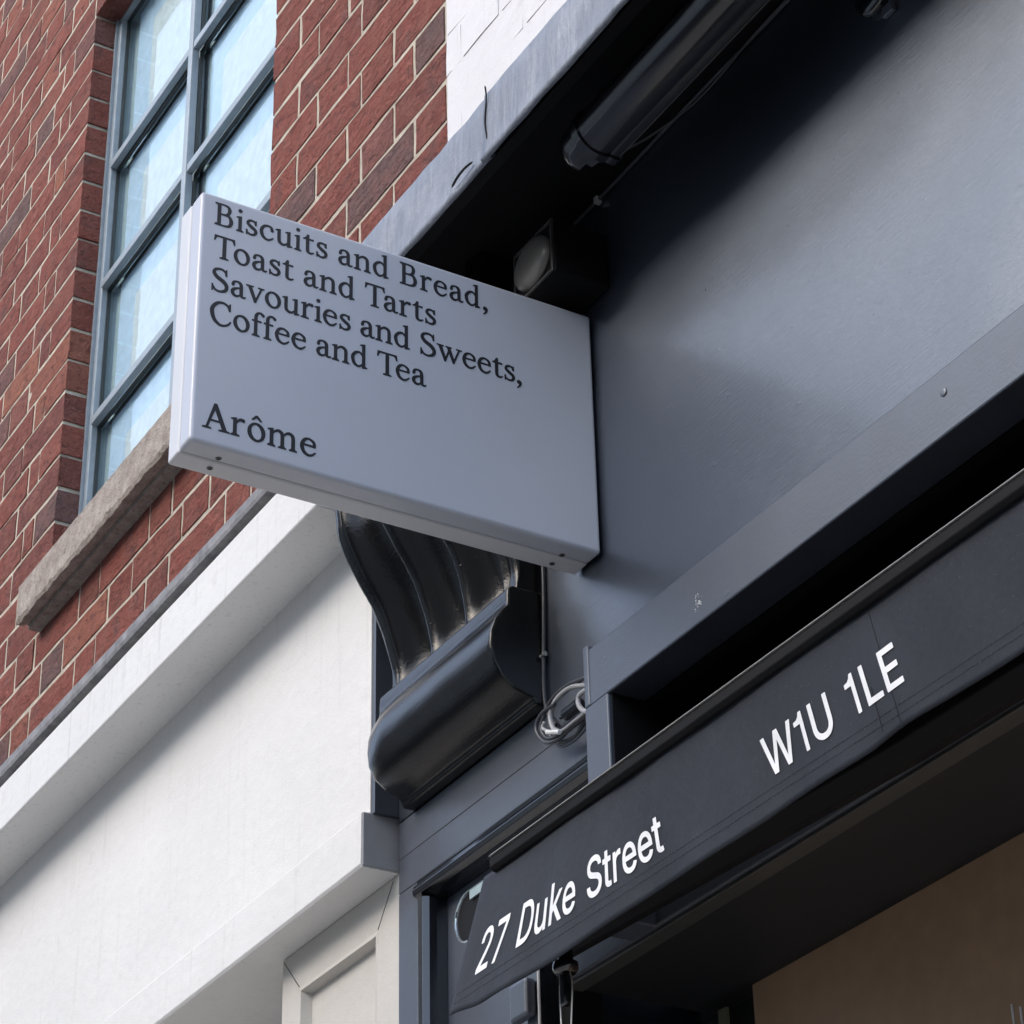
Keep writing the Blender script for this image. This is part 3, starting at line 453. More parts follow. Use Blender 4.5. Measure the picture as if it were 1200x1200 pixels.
# ------------------------------------------------------------------ white neighbouring shopfront
ws = thing('white_shopfront', 'white painted shop cornice and blank fascia below the red brick wall', 'shopfront')
XL = -4.5
# cornice with a lead drip on top
MB().prism([(.04, 3.287), (-.198, 3.283), (-.2, 3.285), (-.2, 3.366), (.04, 3.37)], XL, .003, 60).build('cornice', M['whitec'], ws, bevel=.0015)
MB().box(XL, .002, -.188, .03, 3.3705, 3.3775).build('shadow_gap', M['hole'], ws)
V = []; F = []; n = 150
pr = [(-.199, 3.3785), (-.2035, 3.380), (-.205, 3.386), (-.2045, 3.400), (-.200, 3.4055), (-.08, 3.425), (.0, 3.44), (.03, 3.3785)]
for i in range(n+1):
    x = XL + (.003-XL)*i/n; d = noise.noise(Vector((x*9, 0, 0)))*.003 + noise.noise(Vector((x*30, 3, 0)))*.0014
    for j, (y, z) in enumerate(pr): V.append((x, y + (d*.5 if j < 5 else 0), z + (d if j < 6 else 0)))
m = len(pr)
for i in range(n):
    for j in range(m): k = (j+1) % m; F.append([i*m+j, i*m+k, (i+1)*m+k, (i+1)*m+j])
F += [list(range(m)), list(range(n*m, (n+1)*m))]
mesh('lead_drip', V, F, M['drip'], ws, smooth=False)
MB().prism([(-.118, 3.2845), (-.118, 2.8800), (-.1270, 2.8790), (-.130, 2.8765), (-.130, 2.812), (-.127, 2.808), (.0495, 2.808), (.0495, 3.2845)], XL, 0, 80).build('fascia_panel', M['white'], ws, bevel=.0008)
# the end of the fascia has been painted in with the shop next door
MB().box(.0005, .0095, -.1165, W+.03, 2.877, 3.282).build('painted_return', M['darkv'], ws)
MB().box(.0003, .0030, -.1285, W+.01, 2.8095, 2.877).build('ledge_end', mat_plain('ledge end with painted shade', (.27, .28, .30), .5, bump=.0008, bs=60), ws, bevel=.0008)  # grey puts the shade on this end into its colour
MB().box(XL, -.318, -.0, .3, 2.809, 2.83).build('recess_soffit', M['soffitw'], ws)
# pilaster with a sunk panel in a mitred frame
px0, px1, py = -.312, .0085, -.08
fx0, fx1, fz = -.2615, -.052, 2.7545
mb = MB()
mb.add([(px0, py, 2.8065), (px1, py, 2.8065), (fx1, py, fz), (fx0, py, fz), (px0, py, 1.2), (fx0, py, 1.2), (px1, py, 1.2), (fx1, py, 1.2),
        (px0, .05, 2.8065), (px1, .05, 2.8065), (px0, .05, 1.2), (px1, .05, 1.2)],
       [[0, 1, 2, 3], [0, 3, 5, 4], [1, 6, 7, 2], [0, 8, 9, 1], [0, 4, 10, 8], [1, 9, 11, 6]])
mb.build('pilaster', M['cream'], ws)
b2 = .006
MB().add([(fx0, py, fz), (fx1, py, fz), (fx0+b2, py-.0015, fz-b2), (fx1-b2*.3, py-.0015, fz-b2), (fx0+b2+.004, py+.013, fz-b2-.003), (fx1-b2, py+.013, fz-b2-.003),
          (fx0, py, 1.2), (fx0+b2, py-.0015, 1.2), (fx0+b2+.004, py+.013, 1.2), (fx1, py, 1.2), (fx1-b2*.3, py-.0015, 1.2), (fx1-b2, py+.013, 1.2)],
         [[0, 1, 3, 2], [2, 3, 5, 4], [0, 2, 7, 6], [2, 4, 8, 7], [1, 9, 10, 3], [3, 10, 11, 5]]).build('panel_moulding', M['cream'], ws)
MB().box(fx0-.01, fx1+.01, py+.0128, py+.03, 1.2, fz).build('sunk_panel', M['cream'], ws)
for a, b in (((px0+.003, 2.8035), (fx0-.001, fz+.001)), ((px1-.02, 2.8035), (fx1+.001, fz+.001))):
    MB().tube([(a[0], py-.0001, a[1]), (b[0], py-.0001, b[1])], .0007, 5).build('mitre_joint', M['screw'], ws)

# ------------------------------------------------------------------ white painted brick above the shop
wb = thing('painted_brick_wall', 'white painted brickwork above the lead-topped shop cornice', 'brick wall')
nw = lay(wb, white_bricks, M['whitebrick'], 300)
box('mortar', M['whitebrick'], wb, 0, 2.6, -.0012, .30, 3.45, 5.6)
# ------------------------------------------------------------------ dark shopfront
shop = thing('dark_shopfront', 'dark navy painted shopfront with glossy fascia and lead-topped cornice', 'shopfront')
XR_ = 2.9
# fascia panel (subdivided, very slightly uneven like old board)
V = []; F = []; nx, nz = 120, 24
for j in range(nz+1):
    for i in range(nx+1):
        x = .0105+(XR_-.0105)*i/nx; z = 2.869+(3.466-2.869)*j/nz
        V.append((x, W + noise.noise(Vector((x*3.2, z*5.5, 4)))*.0030 + noise.noise(Vector((x*8, z*13, 1)))*.0006, z))
for j in range(nz):
    for i in range(nx): a = j*(nx+1)+i; F.append([a, a+1, a+nx+2, a+nx+1])
mesh('fascia_board', V, F, M['panel'], shop, smooth=True)
MB().box(.0105, XR_, W+.004, .04, 2.864, 3.466).build('backing_wall', M['black'], shop)
# cornice: soffit, front board, lead flashing
MB().box(.0, XR_, -.245, .001, 3.4665, 3.50).build('cornice_soffit', M['black'], shop)
MB().box(.0, XR_, -.2625, -.2452, 3.4155, 3.50).build('cornice_board', M['black'], shop, bevel=.002)
def flashing(x0, x1, dy, n):
    pr = [(.001, 3.545), (-.235, 3.518), (-.258, 3.512), (-.2655, 3.503), (-.2675, 3.48), (-.2685, 3.44), (-.270, 3.418), (-.2725, 3.4085), (-.2705, 3.406), (-.2665, 3.4135)]
    V = []; F = []
    for i in range(n+1):
        x = x0+(x1-x0)*i/n; a = noise.noise(Vector((x*7, 0, 9)))*.0035; b = noise.noise(Vector((x*22, 2, 9)))*.0022
        for j, (y, z) in enumerate(pr):
            k = 0 if j == 0 else 1
            lo = 1.6 if j >= 6 else .6
            V.append((x, y - dy*k + k*(a*.5+b*.5*lo + noise.noise(Vector((x*30, j*.7, 1)))*.0012), z + k*(a*.5 + b*.8*(lo-.4))))
    m = len(pr)
    for i in range(n):
        for j in range(m-1): F.append([i*m+j, i*m+j+1, (i+1)*m+j+1, (i+1)*m+j])
    o = mesh('lead_flashing', V, F, M['lead'], shop, smooth=True)
    so = o.modifiers.new('s', 'SOLIDIFY'); so.thickness = .0018; so.offset = 1; return o
flashing(.0, .5785, 0, 60); flashing(.5655, XR_, .0032, 230)
sp = [(.5735 + .0022*math.sin(k*.9), -.2745 + .0006*k*.1, 3.5105-.0098*k) for k in range(9)]
MB().tube(smoothpath(sp, 4), [.0004]+[.0010]*31+[.0004], 6).build('lap_joint', M['hole'], shop)
MB().tube(smoothpath([(.496, -.2755, 3.4185), (.512, -.277, 3.4215), (.528, -.2765, 3.4235), (.543, -.275, 3.4225)], 4), [.0003]+[.0015]*11+[.0006], 6).build('split_fold', M['hole'], shop)

# ---- console bracket (fluted scroll)
CX0, CX1 = .05, .355
prof = [(-.160, 3.4655), (-.163, 3.42), (-.174, 3.375), (-.188, 3.325), (-.197, 3.28), (-.198, 3.24), (-.191, 3.203), (-.170, 3.160), (-.144, 3.118), (-.1265, 3.076), (-.1185, 3.038), (-.1195, 3.0085)]
pp = smoothpath([(0, y, z) for y, z in prof], 5)
nu = 96; V = []; F = []
def flute(u):
    d = 0.
    if u < .075 or u > .925: v = u/.075 if u < .075 else (1-u)/.075; return .005*(1-math.sqrt(max(0, 1-(v*1.0-.5)**2*4)))   # rounded end lobe
    for a, b in ((.075, .36), (.36, .64), (.64, .925)):
        if a <= u <= b:
            s = (u-a)/(b-a); e = min(s, 1-s)
            rib = .13
            if e < rib: return -.004*math.cos(e/rib*math.pi/2) + .004*(e/rib)**2 if True else 0
            return .004 + .027*math.sin((e-rib)/(.5-rib)*math.pi/2)**.8
    return d
for i, p in enumerate(pp):
    t_ = i/(len(pp)-1); fade = min(1, (1-t_)*9+.12)
    tn = (pp[min(i+1, len(pp)-1)]-pp[max(i-1, 0)]).normalized(); nrm = Vector((0, tn.z, -tn.y)); nrm = nrm if nrm.y < 0 else -nrm
    for k in range(nu+1):
        u = k/nu; d = flute(u)*fade + noise.noise(Vector((u*9, t_*8, 0)))*.0016 + noise.noise(Vector((u*26, t_*22, 4)))*.0007
        q = p - nrm*d; V.append((CX0+(CX1-CX0)*u, min(q.y, W-.004), q.z))
for i in range(len(pp)-1):
    for k in range(nu): a = i*(nu+1)+k; F.append([a, a+1, a+nu+2, a+nu+1])
L = len(pp)
for k_ in (0, nu):
    b0 = len(V)
    for i in range(L): v = V[i*(nu+1)+k_]; V.append((v[0], W+.004, v[2]))
    for i in range(L-1): F.append([i*(nu+1)+k_, (i+1)*(nu+1)+k_, b0+i+1, b0+i])
con = mesh('console_bracket', V, F, M['console'], shop, smooth=False)
con.data.polygons.foreach_set('use_smooth', [True]*((L-1)*nu) + [False]*(len(con.data.polygons)-(L-1)*nu)); 
roll = [(W+.004, 3.011), (-.125, 3.011), (-.1315, 3.007), (-.1320, 2.992), (-.1325, 2.986), (-.139, 2.977), (-.1475, 2.965), (-.1535, 2.948), (-.1550, 2.930), (-.1520, 2.910), (-.1430, 2.893), (-.128, 2.882), (-.110, 2.8765), (-.102, 2.875), (-.100, 2.868), (W+.004, 2.868)]
V = []; F = []; n = 40; m = len(roll)
for i in range(n+1):
    u = i/n; x = CX0-.002+(CX1-CX0+.004)*u; e = min(u*6, 1); sh = 1-.10*(1-e)**2
    for j, (y, z) in enumerate(roll):
        zc = 2.93; yy = W+(y-W)*sh if 4 < j < 13 else y; zz = zc+(z-zc)*sh if 4 < j < 13 else z
        V.append((x, yy + noise.noise(Vector((x*18, j*.6, 3)))*.001*(3 < j < 13), zz + noise.noise(Vector((x*18, j*.6, 8)))*.0008*(j < 13)))
for i in range(n):
    for j in range(m-1): F.append([i*m+j, i*m+j+1, (i+1)*m+j+1, (i+1)*m+j])
F += [list(range(m)), list(range(n*m, (n+1)*m))]
rl = mesh('scroll_roll', V, F, M['console'], con, smooth=True); rl.data.polygons[-1].use_smooth = False; rl.data.polygons[-2].use_smooth = False
ed = rl.modifiers.new('b', 'BEVEL'); ed.width = .003; ed.segments = 3; ed.limit_method = 'ANGLE'; ed.angle_limit = R(50)

# ---- pilaster below: rail, heavy bead, sunk panel, jamb
MB().box(.0105, .4895, W, W+.05, 2.776, 2.8665).build('pilaster_rail', M['dark'], shop, bevel=.0012)
MB().tube([(.012, W+.0002, 2.8195), (.489, W+.0002, 2.8195)], .0009, 6).build('panel_joint', M['transom'], shop)
MB().box(.0105, .0605, W, W+.05, 1.2, 2.7755).build('pilaster_stile', M['darkv'], shop, bevel=.0012)
bead = [(W+.004, 2.7755), (W-.003, 2.7745), (W-.0045, 2.7715), (W-.003, 2.7685), (W-.0085, 2.7650), (W-.0105, 2.7590), (W-.0085, 2.7530), (W-.001, 2.7490), (W+.008, 2.7470), (W+.022, 2.7470), (W+.022, 2.7755)]
MB().prism(bead, .0625, .4895).build('bead_moulding', M['blackgloss'], shop, smooth=False, bevel=.0008)
bv = [(x-.0, y) for x, y in [(.061, W+.004), (.0620, W-.003), (.0650, W-.0045), (.068, W-.003), (.0715, W-.0085), (.0775, W-.0105), (.0835, W-.0085), (.0875, W-.001), (.0895, W+.008), (.0895, W+.022), (.061, W+.022)]]
V = [(x, y, z) for z in (1.2, 2.7465) for x, y in bv]; m = len(bv)
mesh('bead_moulding', V, [[j, (j+1) % m, m+(j+1) % m, m+j] for j in range(m)], M['blackgloss'], shop, bevel=.0008)
MB().box(.0897, .313, W+.0215, W+.05, 1.2, 2.7465).build('sunk_panel', M['darkv'], shop)
MB().box(.313, .4895, W+.0215, W+.05, 2.601, 2.7465).build('sunk_panel', M['darkv'], shop)
MB().box(.290, .3160, W+.004, W+.0214, 1.2, 2.60).build('jamb_edge', M['darkv'], shop, bevel=.002)
MB().box(.2765, .3125, W-.010, W+.0035, 2.5300, 2.5720).build('corner_block', M['dark'], shop, bevel=.004, seg=3)
# jamb return facing the opening; glossy black paints in its shade
MB().box(.3162, .3190, W+.004, .12, 1.2, 2.5990).build('jamb_return', M['blackgloss'], shop)
MB().box(.3192, .3428, -.060, -.02, 1.2, 2.5990).build('inner_post', M['black'], shop)
MB().box(.0107, .5310, W+.0505, W+.06, 2.565, 2.8630).build('backing_wall', M['hole'], shop)
MB().tube([(.3168, W+.0035, 1.2), (.3168, W+.0035, 2.595)], .0019, 8).build('jamb_edge_highlight', mat_plain('painted light on corner edge', (.42, .42, .43), .4), shop)  # pale tube paints in the light catching the jamb corner

# ---- awning housing surround (flat grey-navy boards) and its black recess
BY = -.120
MB().box(.495, XR_, BY, W+.01, 2.7972, 2.8630).build('surround_head', M['dark'], shop, bevel=.002)
MB().box(.4895, .5335, BY-.0012, W+.01, 2.55, 2.7970).build('surround_stile', M['darkv'], shop, bevel=.0018)
MB().box(.4895, .4999, BY-.0014, W+.01, 2.7970, 2.8685).build('surround_stile', M['darkv'], shop, bevel=.002)
mb = MB(); mb.box(.5315, .5350, BY+.004, .25, 2.60, 2.7970); mb.box(.5336, XR_, .25, .26, 2.55, 2.80); mb.box(.5336, XR_, W+.0105, .2498, 2.7975, 2.8035)
mb.build('awning_recess', M['black'], shop)
# transom over the window, its lip, the dark soffit behind it, brown board behind the glass
MB().box(.3435, XR_, -.070, -.045, 2.5560, 2.5880).build('transom_board', M['transom'], shop, bevel=.002)
MB().box(.3435, XR_, -.0655, -.045, 2.5515, 2.5556).build('transom_lip', M['greybar'], shop, bevel=.0012)
MB().box(.3435, XR_, -.0450, .13, 2.5545, 2.565).build('window_soffit', mat_plain('near black soffit', (.010, .010, .011), .55), shop)
MB().box(.3435, XR_, -.0450, .0, 2.5655, 2.60).build('transom_backing', M['black'], shop)
MB().box(.436, XR_, .106, .116, 1.0, 2.5540).build('brown_board', M['brown'], shop)
MB().box(.3435, .436, .125, .128, 1.0, 2.5540).build('dark_reveal', M['hole'], shop)
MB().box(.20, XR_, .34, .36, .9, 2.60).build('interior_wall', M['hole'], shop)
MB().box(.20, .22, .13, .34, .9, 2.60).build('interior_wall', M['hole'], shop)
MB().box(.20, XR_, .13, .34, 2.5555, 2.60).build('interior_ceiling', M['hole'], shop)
MB().box(.378, .393, .101, .105, 1.0, 2.5440).build('lit_strip', mat_plain('pale olive strip', (.16, .16, .10), .5), shop)
MB().box(.3435, XR_, .096, .100, 1.0, 2.5541).build('window_pane', M['shopglass'], shop)
MB().box(.8260, .8276, .1045, .1059, 2.3, 2.4037).build('painted_stroke', M['letter'], shop)
MB().box(.8369, .8384, .1045, .1059, 2.3, 2.3977).build('painted_stroke', M['letter'], shop)

# ------------------------------------------------------------------ projecting sign
sg = thing('projecting_sign', 'pale flat box sign listing biscuits, bread, toast and tarts, reaching out over the street', 'sign', loc=(.457, W, 3.153))
XS, XT, SY0, SY1, SZ0, SZ1 = .4849, .4296, -.5735, W-.0035, 2.9955, 3.3105
SX = (XS+XT)/2
def sgo(o): o.matrix_parent_inverse = Matrix.Translation((-.457, -W, -3.153)); return o
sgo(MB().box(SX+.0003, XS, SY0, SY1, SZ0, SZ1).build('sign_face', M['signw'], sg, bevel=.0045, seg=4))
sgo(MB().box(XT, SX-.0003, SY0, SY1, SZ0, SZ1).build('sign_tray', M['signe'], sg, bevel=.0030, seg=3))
sgo(MB().box(XT+.005, XS-.005, SY0+.003, SY1, SZ0+.003, SZ1-.003).build('seam', M['hole'], sg))
sgo(MB().box(XT+.006, XS-.006, W-.0036, W+.002, SZ0+.02, SZ1-.02).build('wall_plate', M['black'], sg))
for x, y in ((.4655, -.5330), (.4445, -.5330), (.4625, -.1250), (.4415, -.1250)):
    s_ = sgo(MB().lathe((x, y, SZ0-.0004), (0, 0, -1), [(0, .0034), (.0006, .0030), (.0008, .0012)], 16).build('screw', M['screw'], sg))
    MB().lathe((x, y, SZ0-.0013), (0, 0, -1), [(0, .0013), (.0002, .0013)], 6).build('screw_socket', M['hole'], s_)
    bpy.context.view_layer.update()
    s_.children[0].matrix_parent_inverse = Matrix.Identity(4)
def inside(px, py, loops):
    c = False
    for q in loops:
        n = len(q); j = n-1
        for i in range(n):
            if (q[i][1] > py) != (q[j][1] > py) and px < (q[j][0]-q[i][0])*(py-q[i][1])/(q[j][1]-q[i][1])+q[i][0]: c = not c
            j = i
    return c
GC = {}
def glyph(F_, c):
    k = (id(F_), c)
    if k not in GC:
        adv, L_ = F_[c]; loops = [[tuple(map(float, p.split(','))) for p in l.split()] for l in L_]
        pts = []; fs = []
        for q in loops: n = len(pts); pts += [Vector(p) for p in q]; fs.append(list(range(n, n+len(q))))
        r = geometry.delaunay_2d_cdt(pts, [], fs, 1, 1e-4)
        fa = []
        for f in r[2]:
            cx = sum(r[0][i].x for i in f)/len(f); cy = sum(r[0][i].y for i in f)/len(f)
            if inside(cx, cy, loops): fa.append(list(f))
        GC[k] = (adv, [(p.x, p.y) for p in r[0]], fa)
    return GC[k]
def text(s_, F_, em, fit, space=235, stretch=False):
    """a line of type as 2D triangles, one (points, faces) per word; em = units to metres, fit = width to meet by tracking or widening"""
    def run(tr, sx):
        x = 0; out = [([], [])]
        for ch in s_:
            if ch == ' ': x += (space+tr)*sx; out.append(([], [])); continue
            V, F = out[-1]
            for c in (('o', '^') if ch == 'ô' else (ch,)):
                adv, P_, T_ = glyph(F_, c); b = len(V); V += [((x+p[0]*sx)*em, p[1]*em) for p in P_]; F += [[i+b for i in f] for f in T_]
            x += (F_['o' if ch == 'ô' else ch][0]+tr)*sx
            if F_ is SERIF and ch == 'T': x -= 70
        return out
    ext = lambda o: (min(v[0] for V, _ in o for v in V), max(v[0] for V, _ in o for v in V))
    m, M_ = ext(run(0, 1))
    o = run(0, fit/(M_-m)) if stretch else run((fit-(M_-m))/em/(len(s_)-1), 1)
    m, _ = ext(o)
    return [([(a-m, b) for a, b in V], F) for V, F in o]
def sign_line(s_, s0, zb, em, fit):
    for V, F in text(s_, SERIF, em, fit):
        o = mesh('lettering', [(XS+.0003, -.5730+s0+a, zb+b) for a, b in V], F, M['ink'], sg); sgo(o)
        so = o.modifiers.new('s', 'SOLIDIFY'); so.thickness = .0003; so.offset = 0
EM = .0000420
for a in (('Biscuits and Bread,', .0150, 3.2712, EM, .3330), ('Toast and Tarts', .0155, 3.2284, EM, .2665), ('Savouries and Sweets,', .0150, 3.1858, EM, .3745), ('Coffee and Tea', .0146, 3.1436, EM, .2550), ('Arôme', .0120, 3.0146, EM*1.07, .1275)): sign_line(*a)

# ------------------------------------------------------------------ awning
aw = thing('awning', 'navy shop awning rolled in, its valance printed 27 Duke Street W1U 1LE', 'awning')
ZB = 2.512
def lerp(x, T):
    if x <= T[0][0]: return T[0][1]
    for (a, b), (c, d) in zip(T[:-1], T[1:]):
        if x <= c: t = (x-a)/(c-a); t = t*t*(3-2*t) if True else t; return b+(d-b)*t
    return T[-1][1]
SL = [(.388, .62), (.424, .53), (.50, .45), (.561, .25), (.65, .03), (.76, -.14), (.95, -.24), (1.4, -.28)]
def cloth(u, z, off=0.):
    """the hanging flap: its free left end swings out and away, the rest hangs nearly plumb"""
    s = lerp(u, SL); xa = u + s*(z-ZB); d = 2.607-z
    y = -.22 - s*d/1.71*.6 + .0014*math.sin(u*26+.6)*(d/.13) + .0012*math.sin(u*61+z*20)*(d/.13) + .0016*noise.noise(Vector((u*9, z*6, 3)))
    k = (y-off+1.4024)/1.1824
    return (2.4956+(xa-2.4956)*k, y-off, 1.6+(z-1.6)*k)
V = []; F = []; us = [.388+.006*i for i in range(400)]; NZ = 22
for u in us:
    low = lerp(u, [(.388, 2.4875), (.46, 2.480), (.56, 2.4765), (.79, 2.479), (1.05, 2.4810), (1.10, 2.4845), (1.16, 2.4825), (3, 2.482)]) + .0006*math.sin(u*40)
    for j in range(NZ+1): V.append(cloth(u, low+(2.607-low)*j/NZ))
for i in range(len(us)-1):
    for j in range(NZ): a = i*(NZ+1)+j; F.append([a, a+NZ+1, a+NZ+2, a+1])
val = mesh('valance', V, F, M['canvas'], aw, smooth=True)
so = val.modifiers.new('s', 'SOLIDIFY'); so.thickness = .0011; so.offset = 0
def cloth_text(s_, u0, zb, em, fit, rise=0):
    for V, F in text(s_, GROT, em, fit, 270, True):
        me = bpy.data.meshes.new('lettering'); me.from_pydata([(a+u0, 0, b+zb+a*rise) for a, b in V], [], F)
        bm = bmesh.new(); bm.from_mesh(me)
        for _ in range(3):                                # refine so that the print follows the cloth
            es = [e for e in bm.edges if e.calc_length() > .006]
            if es: bmesh.ops.subdivide_edges(bm, edges=es, cuts=1); bmesh.ops.triangulate(bm, faces=bm.faces)
        for v in bm.verts: v.co = Vector(cloth(v.co.x, v.co.z, .0012))
        bmesh.ops.recalc_face_normals(bm, faces=bm.faces); bm.to_mesh(me); bm.free(); me.materials.append(M['letter'])
        link(bpy.data.objects.new('lettering', me), val)
cloth_text('27 Duke Street', .4245, 2.5130, .0000745, .341)
cloth_text('W1U 1LE', .9270, 2.5145, .0000755, .1870, .038)
# hem stitching: two runs of short stitches, and the seam that drops through the E
mb = MB()
for zz in (2.5045, 2.4965):
    for i in range(330):
        u = .392+.0062*i; a = cloth(u, zz, .0009); b = cloth(u+.0042, zz, .0009); mb.tube([a, b], .00016, 4)
mb.build('hem_stitching', M['stitch'], val)
MB().tube([cloth(1.099+.006*noise.noise(Vector((q*4., 0, 0)))-.003*q/20, 2.604-.0058*q, .0009) for q in range(21)], .00025, 5).build('seam', M['stitch'], val)
MB().tube([cloth(1.076+.004*noise.noise(Vector((q*4., 5, 0)))-.003*q/20, 2.534-.0029*q, .0009) for q in range(16)], .00025, 5).build('seam', M['stitch'], val)
# front rail with a bright top edge, roller housing, arm end
rp = [(-.196, 2.603), (-.224, 2.603), (-.2275, 2.607), (-.2275, 2.6165), (-.2255, 2.6195), (-.196, 2.6195)]
MB().prism(rp, .470, XR_).build('front_rail', M['black'], aw, bevel=.001)
MB().prism([(-.2290, 2.6180), (-.2265, 2.6210), (-.2235, 2.6210), (-.2262, 2.6178)], .4705, XR_).build('rail_edge', M['alu'], aw)
MB().prism([(-.200, 2.6197), (-.206, 2.6197), (-.2045, 2.6268), (-.200, 2.6330), (-.196, 2.6330)], .70, XR_).build('rail_strip', M['greybar'], aw)
MB().prism([(-.195, 2.600), (-.195, 2.632), (-.12, 2.668), (-.118, 2.600)], .49, XR_).build('roller_housing', M['black'], aw)
MB().box(.36, .4895, -.165, -.100, 2.597, 2.612).build('arm_shoulder', M['black'], aw)
V = []
for x, z in ((.43, 2.5395), (.62, 2.532), (1.0, 2.517), (XR_, 2.514)): V += [(x, -.150, z+.009), (x, -.130, z), (x, -.112, z+.006), (x, -.112, z+.040), (x, -.150, z+.040)]
mesh('folding_arm', V, [[i*5+j, i*5+(j+1) % 5, i*5+5+(j+1) % 5, i*5+5+j] for i in range(3) for j in range(5)] + [[0, 1, 2, 3, 4], [15, 16, 17, 18, 19]], M['black'], aw, bevel=.002)
MB().tube([(.5355, -.045, 2.755), (XR_, -.045, 2.755)], .018, 20).build('torsion_bar', M['blackgloss'], aw, smooth=True)
# arm end plate: rounded at its free end
pl = []
for k in range(13): q = math.pi/2+math.pi*k/12; pl.append((.3625+.0265*math.cos(q), 2.6020+.0265*math.sin(q)))
pl = [(.50, 2.6285)] + pl + [(.50, 2.5755)]
n = len(pl); V = [(x, -.190, z) for x, z in pl] + [(x, -.130, z) for x, z in pl]
F = [list(range(n)), list(range(n, 2*n))] + [[i, (i+1) % n, n+(i+1) % n, n+i] for i in range(n)]
ap = mesh('arm_end', V, F, M['black'], aw, bevel=.0025, seg=3)
rim = [(x, -.1915, z) for x, z in pl]
MB().tube(rim[:-1], .0012, 6).build('arm_end_rim', mat_plain('chromed rim', (.55, .60, .60), .18, metal=.9), ap)
MB().prism([(-.1925, 2.618), (-.1925, 2.6275), (-.1905, 2.628), (-.1905, 2.618)], .368, .42).build('arm_end_glint', mat_plain('painted lit top edge', (.42, .52, .52), .25, metal=.3), ap)  # pale strip paints in the light on the plate's top edge

# crank eye hanging below the awning
ck = thing('crank_eye', 'black awning crank eye with thin pale wire loops below the valance', 'crank eye', loc=(.545, -.19, 2.49))
def at(o, p): o.matrix_parent_inverse = Matrix.Translation(tuple(-c for c in p)); return o
cp = (.545, -.19, 2.49)
at(MB().lathe((.545, -.19, 2.478), (0, 0, 1), [(0, .010), (.004, .0125), (.010, .0125), (.013, .008), (.06, .007)], 20).build('collar', M['blackgloss'], ck, smooth=True), cp)
at(MB().tube(smoothpath([(.537, -.19, 2.478), (.534, -.19, 2.462), (.5345, -.19, 2.43), (.536, -.19, 2.40)], 5), .0010, 8).build('wire_loop', M['alu'], ck, smooth=True), cp)
at(MB().tube(smoothpath([(.553, -.19, 2.478), (.556, -.19, 2.462), (.5525, -.19, 2.43), (.549, -.19, 2.40)], 5), .0009, 8).build('wire_loop', M['alu'], ck, smooth=True), cp)
at(MB().box(.540, .551, -.195, -.186, 2.446, 2.478).build('shank', M['blackgloss'], ck, bevel=.002), cp)

# ------------------------------------------------------------------ tube light under the cornice
tc = (.64, -.2, 3.375)
tl = thing('tube_light', 'long black metal trough light slung beneath the shop cornice', 'light', loc=tc)
ty, tz, tr_ = -.2, 3.388, .029
tp = []
for k in range(21): q = R(-55+k*250/20); tp.append((ty-tr_*math.sin(q)*-1*-1, tz+tr_*math.cos(q)))
tp = [(ty - tr_*math.cos(R(a)), tz + tr_*math.sin(R(a))) for a in range(-112, 171, 5)] + [(ty+.0290, tz-.012), (ty+.0275, tz-.014), (ty+.0270, tz-.021), (ty+.0230, tz-.0215), (ty+.0215, tz-.0275), (ty+.0165, tz-.0280)]
soft(at(MB().prism(tp, .690, XR_).build('housing', M['tube'], tl), tc))
for yy, zz in ((ty+.0245, tz-.0240),):
    at(MB().tube([(.69, yy, zz), (XR_, yy, zz)], .0011, 6).build('ridge', M['greybar'], tl), tc)
ring = [(y_*1.0, z_) for y_, z_ in [(ty+(a-ty)*1.09, tz+(b-tz)*1.09) for a, b in tp]]
soft(at(MB().prism(ring, .680, .690).build('end_ring', M['tube'], tl), tc))
V = []; arc = [R(a) for a in range(-82, 203, 8)]
for x, k in ((.680, .97), (.660, .95), (.651, .90), (.647, .80), (.6455, .55)):
    V += [(x, ty - .030*k*math.cos(a), tz + .030*k*math.sin(a)) for a in arc] + [(x, ty+.016*k, tz-.016*k), (x, ty+.004*k, tz-.010*k), (x, ty-.008*k, tz-.016*k)]
m = len(arc)+3; F = [[i*m+j, i*m+(j+1) % m, (i+1)*m+(j+1) % m, (i+1)*m+j] for i in range(4) for j in range(m)] + [list(range(m)), list(range(4*m, 5*m))]
soft(at(mesh('end_cap', V, F, M['tube'], tl), tc), 40)
for x in (.95, 1.75, 2.55): at(MB().box(x-.012, x+.012, ty-.006, ty+.006, tz+.030, 3.4665).build('hanger', M['blackgloss'], tl), tc)

# ------------------------------------------------------------------ small bulkhead lamp on the fascia
fc = (.482, W, 3.36)
fl = thing('bulkhead_lamp', 'small black bulkhead lamp with a cloudy oval lens, above the projecting sign', 'lamp', loc=fc)
at(MB().box(.4350, .5235, -.158, W-.001, 3.3265, 3.4020).build('lamp_body', M['black'], fl, bevel=.002), fc)
mb = MB(); mb.lathe((0, 0, 0), (0, -1, 0), [(0, 1.), (.003, .985), (.006, .93), (.009, .78), (.0105, .5), (.011, .02)], 32)
mb.V = [(.4790+v[0]*.0385, -.1585+v[1], 3.3640+v[2]*.0325) for v in mb.V]
at(mb.build('lens', M['lens'], fl, smooth=True), fc)
mb = MB()
for a in ((.4365, .5220, 3.3275, 3.3310), (.4365, .5220, 3.3975, 3.4010), (.4365, .4400, 3.3312, 3.3973), (.5185, .5220, 3.3312, 3.3973)): mb.box(a[0], a[1], -.1612, -.1582, a[2], a[3])
at(mb.build('lens_frame', mat_plain('grey lamp bezel', (.05, .048, .045), .3), fl, bevel=.0006), fc)

